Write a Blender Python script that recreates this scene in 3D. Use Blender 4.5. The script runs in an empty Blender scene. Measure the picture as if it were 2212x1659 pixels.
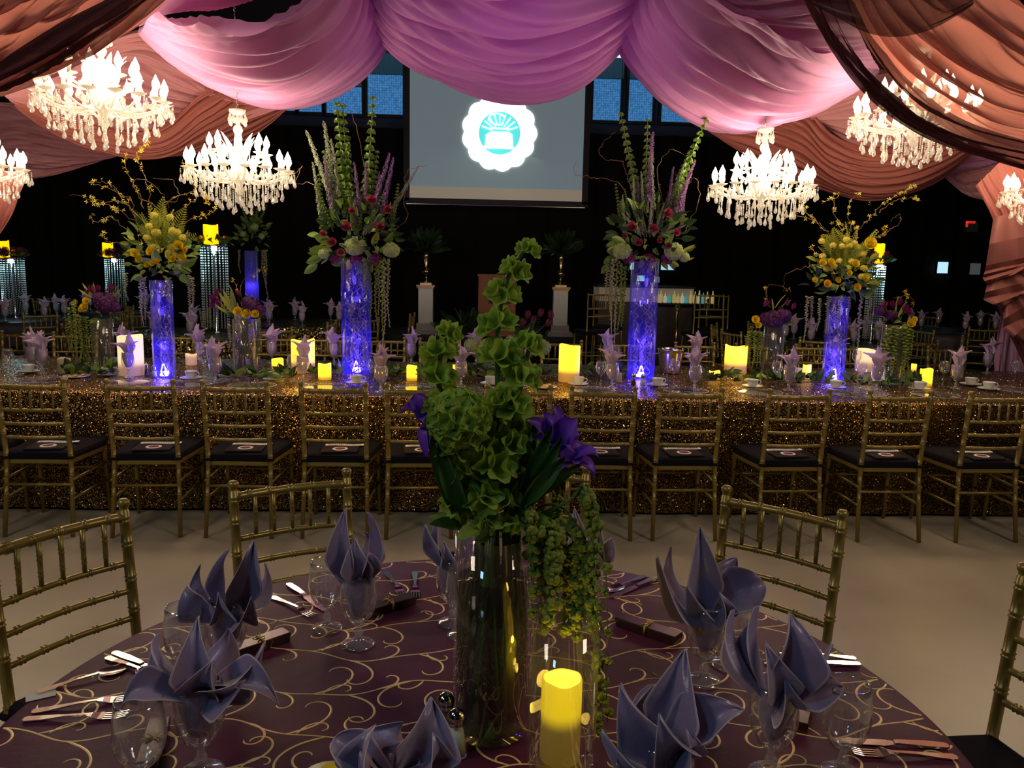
import bpy, math, random
import numpy as np
from mathutils import Vector, Matrix, Quaternion, Euler
rnd = random.Random(7)
PI = math.pi
SC = bpy.context.scene
COL = SC.collection

# ------------------------------------------------------------------ camera
FPX, CAMH, PITCH, ROLL, YAW = 1740.0, 1.6, math.radians(8.47), math.radians(1.19), math.radians(2.45)
_f = Vector((math.sin(YAW)*math.cos(PITCH), math.cos(YAW)*math.cos(PITCH), -math.sin(PITCH)))
_r0 = Vector((math.cos(YAW), -math.sin(YAW), 0)); _u0 = _r0.cross(_f)
_R = _r0*math.cos(ROLL)+_u0*math.sin(ROLL); _U = -_r0*math.sin(ROLL)+_u0*math.cos(ROLL)
cd = bpy.data.cameras.new('camera'); cam = bpy.data.objects.new('camera', cd); COL.objects.link(cam)
cd.sensor_width = 36; cd.lens = 36*FPX/2212; cd.clip_start = .02; cd.clip_end = 100
cam.matrix_world = Matrix(((_R.x, _U.x, -_f.x, 0), (_R.y, _U.y, -_f.y, 0), (_R.z, _U.z, -_f.z, CAMH), (0, 0, 0, 1)))
SC.camera = cam
def _ray(x, y): return _f+_R*((x-1106)/FPX)-_U*((y-829.5)/FPX)
def at(x, y, z=.76):
    d = _ray(x, y); return d*((z-CAMH)/d.z)+Vector((0, 0, CAMH))
def atY(x, y, Y):
    d = _ray(x, y); return d*(Y/d.y)+Vector((0, 0, CAMH))

# ------------------------------------------------------------------ world, view
SC.view_settings.view_transform = 'Standard'; SC.view_settings.look = 'None'
SC.view_settings.exposure = 0.0; SC.view_settings.gamma = 1; SC.view_settings.use_curve_mapping = False
SC.cycles.use_denoising = True
SC.cycles.use_adaptive_sampling = True; SC.cycles.adaptive_threshold = .025
SC.cycles.max_bounces = 6; SC.cycles.diffuse_bounces = 2; SC.cycles.glossy_bounces = 3
SC.cycles.transparent_max_bounces = 40; SC.cycles.transmission_bounces = 4
SC.cycles.caustics_reflective = False; SC.cycles.caustics_refractive = False
SC.cycles.sample_clamp_indirect = 3
w = bpy.data.worlds.new('world'); SC.world = w; w.use_nodes = True
w.node_tree.nodes['Background'].inputs[0].default_value = (.55, .5, .7, 1)
w.node_tree.nodes['Background'].inputs[1].default_value = .008

def lamp(kind, name, loc, energy, color, size=.1, target=None, **k):
    l = bpy.data.lights.new(name, kind); l.energy = energy; l.color = color
    if kind == 'AREA': l.size = size
    else: l.shadow_soft_size = size
    for a, b in k.items(): setattr(l, a, b)
    o = bpy.data.objects.new(name, l); COL.objects.link(o); o.location = loc
    if target is not None:
        o.rotation_euler = (Vector(target)-Vector(loc)).to_track_quat('-Z', 'Y').to_euler()
    return o
WARM = (1, .80, .55)
CH = [  # chandelier centres: pixel x, pixel y (lamp plane), depth
    (516, 352, 5.8, 'crystal chandelier hanging above the left half of the gold table'),
    (1647, 388, 5.8, 'crystal chandelier hanging above the right half of the gold table'),
    (222, 196, 5.2, 'crystal chandelier high at the upper left against pink drapery'),
    (1978, 236, 5.2, 'crystal chandelier high at the upper right behind a dark sheer swag'),
    (-72, 345, 5.8, 'crystal chandelier cut off by the left edge of the picture'),
    (2290, 400, 5.8, 'crystal chandelier cut off by the right edge of the picture')]
CHP = [atY(a, b, c) for a, b, c, d in CH]
for i, p in enumerate(CHP):
    lamp('POINT', 'chandelier_light', p+Vector((0, 0, .06)), 52, WARM, .22)
# further ceiling lights of the hall behind the camera, and the magenta wash on the ceiling drapery
lamp('AREA', 'hall_light', (-2.6, -2.0, 4.6), 26, (.35, .72, 1), .6, (0, 1.6, .8))
lamp('AREA', 'hall_light', (3.6, .2, 4.3), 54, (1, .82, .60), 1.0, (2.0, 2.4, 0))
lamp('AREA', 'hall_light', (-3.6, .2, 4.3), 44, (1, .84, .66), 1.0, (-2.0, 2.4, 0))
lamp('SPOT', 'magenta_wash', (.3, 4.2, 1.9), 48, (.9, .28, 1), .15, atY(1110, 60, 6.4), spot_size=1.5, spot_blend=.8)
lamp('SPOT', 'stage_wash', (0, 9.5, 5.2), 10, (.5, .75, .8), .2, (0, 11, 0), spot_size=1.4, spot_blend=.8)

# ------------------------------------------------------------------ materials
MATS = {}
def mat(name, col, rough=.5, metal=0, spec=.5, trans=0, sheen=0, noise=None, bump=None, emit=None, es=0, alpha=None, coat=0):
    if name in MATS: return MATS[name]
    m = bpy.data.materials.new(name); m.use_nodes = True; MATS[name] = m
    nt = m.node_tree; N = nt.nodes; L = nt.links; b = N['Principled BSDF']
    b.inputs['Base Color'].default_value = (*col, 1); b.inputs['Roughness'].default_value = rough
    b.inputs['Metallic'].default_value = metal; b.inputs['Specular IOR Level'].default_value = spec
    b.inputs['Sheen Weight'].default_value = sheen; b.inputs['Coat Weight'].default_value = coat
    tc = N.new('ShaderNodeTexCoord')
    if noise:   # (scale, second colour, contrast)
        nz = N.new('ShaderNodeTexNoise'); nz.inputs['Scale'].default_value = noise[0]; nz.inputs['Detail'].default_value = 5
        cr = N.new('ShaderNodeValToRGB'); cr.color_ramp.elements[0].position = .5-noise[2]; cr.color_ramp.elements[1].position = .5+noise[2]
        cr.color_ramp.elements[0].color = (*col, 1); cr.color_ramp.elements[1].color = (*noise[1], 1)
        L.new(tc.outputs['Object'], nz.inputs['Vector']); L.new(nz.outputs['Fac'], cr.inputs['Fac']); L.new(cr.outputs[0], b.inputs['Base Color'])
    if bump:    # (scale, strength)
        nz = N.new('ShaderNodeTexNoise'); nz.inputs['Scale'].default_value = bump[0]; nz.inputs['Detail'].default_value = 4
        bp = N.new('ShaderNodeBump'); bp.inputs['Strength'].default_value = bump[1]; bp.inputs['Distance'].default_value = .01
        L.new(tc.outputs['Object'], nz.inputs['Vector']); L.new(nz.outputs['Fac'], bp.inputs['Height']); L.new(bp.outputs[0], b.inputs['Normal'])
    if emit:
        b.inputs['Emission Color'].default_value = (*emit, 1); b.inputs['Emission Strength'].default_value = es
    out = N['Material Output']; last = b.outputs[0]
    if trans:
        t = N.new('ShaderNodeBsdfTranslucent'); t.inputs[0].default_value = (*[min(1, c*1.25) for c in col], 1)
        if noise: L.new(cr.outputs[0], t.inputs[0])
        mx = N.new('ShaderNodeMixShader'); mx.inputs[0].default_value = trans
        L.new(last, mx.inputs[1]); L.new(t.outputs[0], mx.inputs[2]); last = mx.outputs[0]
    if alpha is not None:
        t = N.new('ShaderNodeBsdfTransparent'); mx = N.new('ShaderNodeMixShader'); mx.inputs[0].default_value = alpha
        L.new(t.outputs[0], mx.inputs[1]); L.new(last, mx.inputs[2]); last = mx.outputs[0]
    L.new(last, out.inputs[0])
    return m
def glassmat(name, tint=(1, 1, 1), haze=0, hazecol=(1, 1, 1), refl=1.0, rough=.02, base=.06, slope=1.0):
    m = bpy.data.materials.new(name); m.use_nodes = True; MATS[name] = m
    nt = m.node_tree; N = nt.nodes; L = nt.links; N.remove(N['Principled BSDF'])
    tr = N.new('ShaderNodeBsdfTransparent'); tr.inputs[0].default_value = (*tint, 1)
    gl = N.new('ShaderNodeBsdfGlossy'); gl.inputs['Roughness'].default_value = rough; gl.inputs[0].default_value = (refl, refl, refl, 1)
    lw = N.new('ShaderNodeLayerWeight'); lw.inputs[0].default_value = .5
    pw = N.new('ShaderNodeMath'); pw.operation = 'POWER'; pw.inputs[1].default_value = 2.6; L.new(lw.outputs['Facing'], pw.inputs[0])
    ma = N.new('ShaderNodeMath'); ma.operation = 'MULTIPLY_ADD'; ma.inputs[1].default_value = slope; ma.inputs[2].default_value = base; ma.use_clamp = True
    L.new(pw.outputs[0], ma.inputs[0])
    mx = N.new('ShaderNodeMixShader'); L.new(ma.outputs[0], mx.inputs[0]); L.new(tr.outputs[0], mx.inputs[1]); L.new(gl.outputs[0], mx.inputs[2])
    last = mx.outputs[0]
    if haze:
        d = N.new('ShaderNodeBsdfDiffuse'); d.inputs[0].default_value = (*hazecol, 1)
        t2 = N.new('ShaderNodeBsdfTranslucent'); t2.inputs[0].default_value = (*hazecol, 1)
        ad = N.new('ShaderNodeMixShader'); ad.inputs[0].default_value = .5; L.new(d.outputs[0], ad.inputs[1]); L.new(t2.outputs[0], ad.inputs[2])
        m2 = N.new('ShaderNodeMixShader'); m2.inputs[0].default_value = haze; L.new(last, m2.inputs[1]); L.new(ad.outputs[0], m2.inputs[2]); last = m2.outputs[0]
    L.new(last, N['Material Output'].inputs[0])
    return m
def emis(name, col, s):
    if name in MATS: return MATS[name]
    m = bpy.data.materials.new(name); m.use_nodes = True; MATS[name] = m
    b = m.node_tree.nodes['Principled BSDF']; b.inputs['Base Color'].default_value = (*col, 1)
    b.inputs['Emission Color'].default_value = (*col, 1); b.inputs['Emission Strength'].default_value = s
    return m
def sequin(name, c1, c2, scale, tilt=.9):
    m = bpy.data.materials.new(name); m.use_nodes = True; MATS[name] = m
    nt = m.node_tree; N = nt.nodes; L = nt.links; b = N['Principled BSDF']
    b.inputs['Metallic'].default_value = .85; b.inputs['Roughness'].default_value = .24
    tc = N.new('ShaderNodeTexCoord'); v = N.new('ShaderNodeTexVoronoi'); v.inputs['Scale'].default_value = scale
    L.new(tc.outputs['Object'], v.inputs['Vector'])
    cr = N.new('ShaderNodeValToRGB'); cr.color_ramp.elements[0].color = (*c1, 1); cr.color_ramp.elements[1].color = (*c2, 1); cr.color_ramp.elements[0].position = .35
    sp = N.new('ShaderNodeSeparateColor'); L.new(v.outputs['Color'], sp.inputs[0]); L.new(sp.outputs[0], cr.inputs[0]); L.new(cr.outputs[0], b.inputs['Base Color'])
    s = N.new('ShaderNodeVectorMath'); s.operation = 'SUBTRACT'; s.inputs[1].default_value = (.5, .5, .5); L.new(v.outputs['Color'], s.inputs[0])
    k = N.new('ShaderNodeVectorMath'); k.operation = 'SCALE'; k.inputs['Scale'].default_value = tilt; L.new(s.outputs[0], k.inputs[0])
    g = N.new('ShaderNodeNewGeometry'); a = N.new('ShaderNodeVectorMath'); a.operation = 'ADD'; L.new(g.outputs['Normal'], a.inputs[0]); L.new(k.outputs[0], a.inputs[1])
    n = N.new('ShaderNodeVectorMath'); n.operation = 'NORMALIZE'; L.new(a.outputs[0], n.inputs[0]); L.new(n.outputs[0], b.inputs['Normal'])
    return m

GOLD = mat('gold_chair_paint', (.32, .225, .055), .34, .42, noise=(30, (.28, .20, .05), .3))
BLACKCUSH = mat('black_seat_fabric', (.008, .006, .010), .9, 0, .15)
GLASS = glassmat('clear_glass', haze=.035, hazecol=(.9, .9, .95), base=.06, slope=.62)
FGLASS = glassmat('goblet_glass', haze=.045, hazecol=(.9, .92, .95), base=.085, slope=.95, rough=.07)
THICKG = glassmat('thick_glass', haze=.20, hazecol=(.85, .85, .88), base=.22, slope=.9, rough=.10)
VGLASS = glassmat('vase_glass', haze=.05, hazecol=(.10, .07, 1), base=.04, slope=.5)  # blue haze colour carries the LED glow in otherwise clear glass
CRYSTAL = glassmat('crystal', haze=.33, hazecol=(1, .95, .88), base=.12, slope=1, rough=.08)
CHGLASS = glassmat('chandelier_glass', haze=.78, hazecol=(1, .95, .88), base=.2, slope=1, rough=.1)  # strong white haze mixed in to imitate the glow around the bulbs
BULB = emis('lit_bulb', (1, .82, .5), 30)
NAP_N = mat('napkin_slate_lavender', (.30, .22, .38), .34, 0, .55, trans=.10, sheen=.5, bump=(45, .22))
HEM = mat('napkin_hem', (.50, .38, .48), .6)
NAP_F = mat('napkin_lavender', (.68, .50, .68), .55, 0, .3, trans=.18, sheen=.3)
CHINA = mat('white_china', (.75, .72, .68), .22)
STEEL = mat('polished_steel', (.80, .76, .72), .16, 1)
CHROME = mat('chrome', (.6, .6, .62), .1, 1)
CHOC = mat('chocolate_box_paper', (.045, .016, .014), .3, coat=.4)
GOLDRIB = mat('gold_ribbon', (.62, .42, .10), .35, .6)
SEQ = sequin('gold_sequin_cloth', (.022, .012, .003), (.62, .34, .10), 200, 1.35)
SEQD = sequin('dark_sequin_cloth', (.03, .022, .008), (.5, .38, .12), 70)
PURPLE = mat('plum_taffeta', (.100, .018, .050), .55, 0, .22, noise=(6, (.075, .013, .042), .25), bump=(14, .3))
THREAD = mat('gold_embroidery', (.95, .66, .30), .35, .15)
WALLM = mat('black_drape', (.010, .008, .007), .95, 0, .1)
LAV = mat('lavender_voile', (.58, .24, .48), .62, 0, .25, trans=.30, sheen=.2)
PINK = mat('dusty_pink_voile', (.68, .29, .33), .62, 0, .25, trans=.30, sheen=.2)
ROSE = mat('rose_brown_voile', (.42, .13, .11), .68, 0, .2, trans=.25)
ROSE2 = mat('rose_brown_curtain', (.28, .085, .075), .7, 0, .2, trans=.2)
RUST = mat('rust_sheer', (.62, .24, .20), .7, 0, .2, trans=.45, alpha=.88)
DARKSH = mat('dark_plum_sheer', (.07, .020, .025), .8, 0, .15, trans=.3, alpha=.80)
LEAFG = mat('fresh_leaf', (.16, .28, .035), .45, trans=.3, noise=(25, (.24, .36, .07), .3))
LEAFD = mat('dark_leaf', (.03, .07, .014), .5, trans=.2)
LEAFY = mat('yellow_green_leaf', (.36, .38, .045), .5, trans=.3)
BELL = mat('bell_green', (.46, .60, .09), .5, trans=.5, noise=(30, (.26, .44, .05), .25))
STEMG = mat('stem_green', (.13, .24, .035), .45, trans=.15)
STEMD = mat('wet_stem_green', (.07, .10, .015), .4)
YEL = mat('yellow_petal', (.95, .66, .02), .5, trans=.3)
PALEY = mat('pale_yellow_blossom', (.85, .72, .12), .5, trans=.3)
ORNG = mat('orange_yellow_petal', (.95, .52, .02), .5, trans=.3)
PINKR = mat('dusky_rose_petal', (.42, .07, .11), .5, trans=.25)
CREAM = mat('cream_green_hydrangea', (.48, .56, .20), .6, trans=.3, noise=(30, (.62, .66, .36), .2))
PURH = mat('plum_hydrangea', (.065, .008, .06), .6, trans=.2, noise=(30, (.12, .014, .11), .2))
MAGP = mat('magenta_petal', (.24, .015, .11), .5, trans=.3)
DELPH = mat('mauve_delphinium', (.26, .13, .30), .6, trans=.3)
DELPG = mat('grey_green_florets', (.30, .33, .22), .6, trans=.3)
IRIS = mat('iris_violet', (.12, .035, .50), .5, trans=.35, noise=(20, (.24, .06, .60), .25))
TWIG = mat('curly_willow_bark', (.20, .11, .035), .7)
AMAR = mat('green_amaranth', (.30, .36, .05), .8, trans=.2, bump=(300, .6))
AMARF = mat('pale_amaranth', (.40, .38, .20), .8, trans=.2)
SALT = mat('white_salt', (.55, .62, .58), .8)
PEPPER = mat('black_pepper', (.03, .022, .02), .9)
BRASS = mat('brass', (.55, .40, .16), .2, 1)
MIRROR = mat('mirror_panel', (.75, .78, .76), .06, 1)
WOOD = mat('lectern_wood', (.36, .13, .05), .5, noise=(4, (.28, .10, .04), .3))
BLK = mat('matt_black', (.008, .008, .009), .6)
BLUEL = emis('blue_led', (.12, .08, 1), 30)
BLUEW = emis('white_blue_led', (.75, .85, 1), 10)

# ------------------------------------------------------------------ mesh helpers
class MB:
    def __init__(s): s.v = []; s.f = []; s.m = []; s.k = 0
    def add(s, V, F):
        o = len(s.v); s.v += [tuple(p) for p in V]; s.f += [tuple(i+o for i in f) for f in F]; s.m += [s.k]*len(F); return s
    def box(s, c, d, rot=None):
        V = [Vector((x*d[0]/2, y*d[1]/2, z*d[2]/2)) for z in (-1, 1) for y in (-1, 1) for x in (-1, 1)]
        if rot: V = [rot @ p for p in V]
        return s.add([p+Vector(c) for p in V], [(0, 2, 3, 1), (4, 5, 7, 6), (0, 1, 5, 4), (2, 6, 7, 3), (0, 4, 6, 2), (1, 3, 7, 5)])
    def tube(s, P, r, n=8, cap=True):
        P = [Vector(p) for p in P]; m = len(P)
        if not hasattr(r, '__len__'): r = [r]*m
        V = []; ref = None
        for i, p in enumerate(P):
            t = (P[min(i+1, m-1)]-P[max(i-1, 0)])
            t = t.normalized() if t.length > 1e-9 else Vector((0, 0, 1))
            if ref is None: ref = Vector((1, 0, 0)) if abs(t.x) < .8 else Vector((0, 1, 0))
            a = (ref-t*ref.dot(t)).normalized(); ref = a; b = t.cross(a)
            for j in range(n):
                q = 2*PI*j/n; V.append(p+(a*math.cos(q)+b*math.sin(q))*r[i])
        F = [(i*n+j, i*n+(j+1) % n, (i+1)*n+(j+1) % n, (i+1)*n+j) for i in range(m-1) for j in range(n)]
        if cap: F += [tuple(range(n-1, -1, -1)), tuple(range((m-1)*n, m*n))]
        return s.add(V, F)
    def lathe(s, prof, n=16, c=(0, 0, 0), cap=False, wob=None):
        V = []; F = []; c = Vector(c)
        for i, (r, z) in enumerate(prof):
            for j in range(n):
                q = 2*PI*j/n; rr = r*(wob(q, i) if wob else 1); V.append(c+Vector((rr*math.cos(q), rr*math.sin(q), z)))
        m = len(prof)
        F = [(i*n+j, i*n+(j+1) % n, (i+1)*n+(j+1) % n, (i+1)*n+j) for i in range(m-1) for j in range(n)]
        if cap: F += [tuple(range(n-1, -1, -1)), tuple(range((m-1)*n, m*n))]
        return s.add(V, F)
    def grid(s, fn, nu, nv):
        V = [fn(i/nu, j/nv) for i in range(nu+1) for j in range(nv+1)]
        F = [(i*(nv+1)+j, (i+1)*(nv+1)+j, (i+1)*(nv+1)+j+1, i*(nv+1)+j+1) for i in range(nu) for j in range(nv)]
        return s.add(V, F)
    def ball(s, c, r, n=6, m=4, sq=(1, 1, 1)):
        c = Vector(c); V = [c+Vector((0, 0, -r*sq[2]))]
        for i in range(1, m):
            a = PI*i/m-PI/2
            for j in range(n):
                q = 2*PI*j/n; V.append(c+Vector((r*sq[0]*math.cos(a)*math.cos(q), r*sq[1]*math.cos(a)*math.sin(q), r*sq[2]*math.sin(a))))
        V.append(c+Vector((0, 0, r*sq[2]))); k = len(V)-1
        F = [(0, 1+(j+1) % n, 1+j) for j in range(n)]
        F += [(1+i*n+j, 1+i*n+(j+1) % n, 1+(i+1)*n+(j+1) % n, 1+(i+1)*n+j) for i in range(m-2) for j in range(n)]
        F += [(k, 1+(m-2)*n+j, 1+(m-2)*n+(j+1) % n) for j in range(n)]
        return s.add(V, F)
    def merge(s, o, M):
        k = len(s.v); s.v += [tuple(M @ Vector(p)) for p in o.v]; s.f += [tuple(i+k for i in f) for f in o.f]; s.m += [s.k]*len(o.f); return s
    def mesh(s, name, mats, smooth=True):
        me = bpy.data.meshes.new(name); me.from_pydata(s.v, [], s.f)
        if not isinstance(mats, (list, tuple)): mats = [mats]
        for x in mats: me.materials.append(x)
        if len(mats) > 1: me.polygons.foreach_set('material_index', s.m)
        if smooth: me.polygons.foreach_set('use_smooth', [True]*len(s.f))
        me.update(); return me
CACHE = {}
def cached(key, fn):
    if key not in CACHE: CACHE[key] = fn()
    return CACHE[key]
def ob(name, me, parent=None, loc=(0, 0, 0), rot=None, sc=None, label=None):
    o = bpy.data.objects.new(name, me); COL.objects.link(o); o.parent = parent; o.location = loc
    if rot is not None:
        if isinstance(rot, Quaternion): rot = rot.to_euler()
        o.rotation_euler = rot
    if sc is not None: o.scale = (sc,)*3 if not hasattr(sc, '__len__') else sc
    if label: o['label'] = label
    return o
def tag(o, label, cat, group=None, kind=None):
    o['label'] = label; o['category'] = cat
    if group: o['group'] = group
    if kind: o['kind'] = kind
    return o
def thing(name, label, cat, loc=(0, 0, 0), rz=0, group=None, rot=None):
    o = bpy.data.objects.new(name, None); COL.objects.link(o); o.location = loc
    o.rotation_euler = rot if rot is not None else (0, 0, rz); o.empty_display_size = .05
    return tag(o, label, cat, group)
def struct(name, me, label=None):
    o = ob(name, me); o['kind'] = 'structure'
    if label: o['label'] = label
    return o
def dirq(d, roll=0):
    q = Vector(d).to_track_quat('Z', 'Y')
    return q @ Quaternion((0, 0, 1), roll)
ORD = ['first', 'second', 'third', 'fourth', 'fifth', 'sixth', 'seventh', 'eighth', 'ninth', 'tenth', 'eleventh', 'twelfth', 'thirteenth', 'fourteenth', 'fifteenth', 'sixteenth', 'seventeenth', 'eighteenth', 'nineteenth', 'twentieth']
def crom(P, u):
    n = len(P)-1; x = min(max(u, 0), 1)*n; i = min(int(x), n-1); t = x-i
    g = lambda k: np.array(P[min(max(k, 0), n)], float)
    a, b, c, d = g(i-1) if i > 0 else 2*g(0)-g(1), g(i), g(i+1), g(i+2) if i+2 <= n else 2*g(n)-g(n-1)
    return .5*((2*b)+(-a+c)*t+(2*a-5*b+4*c-d)*t*t+(-a+3*b-3*c+d)*t**3)

# ------------------------------------------------------------------ room shell
def shell():
    b = MB(); b.box((0, 4.5, -.05), (24, 20, .1))
    m = mat('polished_concrete', (.54, .46, .34), .36, 0, .5, noise=(1.3, (.36, .30, .22), .2), bump=(3, .12))
    struct('floor', b.mesh('floor', m, False), 'polished grey concrete floor')
    b = MB(); b.box((0, 4.5, 6.25), (24, 20, .1)); struct('ceiling', b.mesh('ceiling', mat('dark_ceiling', (.03, .028, .035), .8), False))
    def drape(a, c, z0, z1, n, amp):
        a = Vector((*a, 0)); c = Vector((*c, 0)); d = (c-a).normalized(); nn = Vector((-d.y, d.x, 0)); L = (c-a).length
        def fn(u, v):
            w_ = math.sin(u*L*14)*.5+math.sin(u*L*23.7+1)*.3
            return a+(c-a)*u+nn*w_*amp+Vector((0, 0, z0+(z1-z0)*v))
        g = MB(); g.grid(fn, n, 2); return g
    struct('wall_back', drape((-11, 14), (11.5, 14), 0, 3.8, 1200, .05).mesh('wall_back', WALLM), 'black pleated drape along the back wall')
    b = MB(); b.box((0, 14.35, 3.1), (24, .1, 6.3)); struct('wall_back_upper', b.mesh('wall_back_upper', mat('upper_wall', (.035, .032, .04), .8), False))
    for x, nme in ((-11.6, 'wall_left'), (11.9, 'wall_right')):
        b = MB(); b.box((x, 4.5, 3.1), (.1, 20, 6.3)); struct(nme, b.mesh(nme, WALLM, False))
    b = MB(); b.box((0, -5.4, 3.1), (24, .1, 6.3)); struct('wall_front', b.mesh('wall_front', WALLM, False))
shell()
# stage
t = thing('stage', 'low black carpeted stage in front of the back drape', 'stage', (-.08, 12.85, 0))
b = MB(); b.box((0, 0, .47), (3.66, 2.0, .06)); ob('platform', b.mesh('platform', mat('stage_carpet', (.02, .02, .024), .85)), t)
b = MB(); b.grid(lambda u, v: Vector((-1.82+3.64*u, -.98+.015*math.sin(u*150), .44*v)), 300, 1); ob('skirt', b.mesh('skirt', WALLM), t)

# windows high on the back wall
WG = bpy.data.materials.new('glass_block_blue'); WG.use_nodes = True
def _wg():
    N = WG.node_tree.nodes; L = WG.node_tree.links; b = N['Principled BSDF']
    tc = N.new('ShaderNodeTexCoord'); v = N.new('ShaderNodeTexVoronoi'); v.inputs['Scale'].default_value = 26; v.inputs['Randomness'].default_value = .25
    L.new(tc.outputs['Object'], v.inputs['Vector'])
    cr = N.new('ShaderNodeValToRGB'); cr.color_ramp.elements[0].position = .25; cr.color_ramp.elements[0].color = (.10, .42, .95, 1)
    cr.color_ramp.elements[1].position = .8; cr.color_ramp.elements[1].color = (.02, .12, .32, 1)
    L.new(v.outputs['Distance'], cr.inputs[0]); b.inputs['Base Color'].default_value = (.02, .05, .1, 1)
    L.new(cr.outputs[0], b.inputs['Emission Color']); b.inputs['Emission Strength'].default_value = .55
_wg()
WGD = mat('dim_sheer_over_window', (.02, .05, .07), .8, emit=(.02, .07, .12), es=.35)  # window light through the cloth is put in as faint emission
WY = 14.15
def window(n, x0, x1, y0, y1, bright):
    a = atY(x0, y1, WY); c = atY(x1, y0, WY)
    w_, h_ = c.x-a.x, c.z-a.z; cx, cz = (a.x+c.x)/2, (a.z+c.z)/2
    o = bpy.data.objects.new('window_%d' % n, None); COL.objects.link(o); o.location = (cx, WY, cz); o['kind'] = 'structure'
    b = MB(); hb = h_*bright; b.box((0, 0, -h_/2+hb/2), (w_-.06, .02, hb)); ob('pane', b.mesh('pane', WG, False), o)
    b = MB()
    b.grid(lambda u, v: Vector(((u-.5)*w_, -.06+.015*math.sin(u*w_*70), -h_/2+hb+(h_-hb)*v)), 80, 1); ob('sheer', b.mesh('sheer', WGD), o)
    b = MB()
    for s in (-1, 1): b.box((s*w_/2, -.03, 0), (.05, .08, h_))
    b.box((0, -.03, -h_/2-.02), (w_+.05, .08, .05)); b.box((0, -.03, h_/2+.02), (w_+.05, .08, .05)); ob('frame', b.mesh('frame', BLK, False), o)
k = 1
for x0, x1, y0, y1, br in ((570, 640, 110, 240, .42), (643, 698, 112, 243, .42), (702, 785, 115, 246, .45), (791, 874, 118, 248, .66),
                           (1276, 1347, 120, 261, .64), (1352, 1417, 122, 263, .64), (1423, 1505, 124, 265, .64), (1510, 1590, 126, 268, .6)):
    window(k, x0, x1, y0, y1, br); k += 1
for k, (x0, x1, y0, y1) in enumerate(((640, 880, 97, 104), (1283, 1480, 119, 125))):
    a = atY(x0, y0, 13.9); c = atY(x1, y0, 13.9); b = MB(); b.box(((a.x+c.x)/2, 13.9, a.z), (c.x-a.x, .05, .05))
    struct('trim_%d' % (k+1), b.mesh('trim', emis('cove_light', (.75, .9, 1), 1.1), False), 'thin white strip light above the windows')

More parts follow.
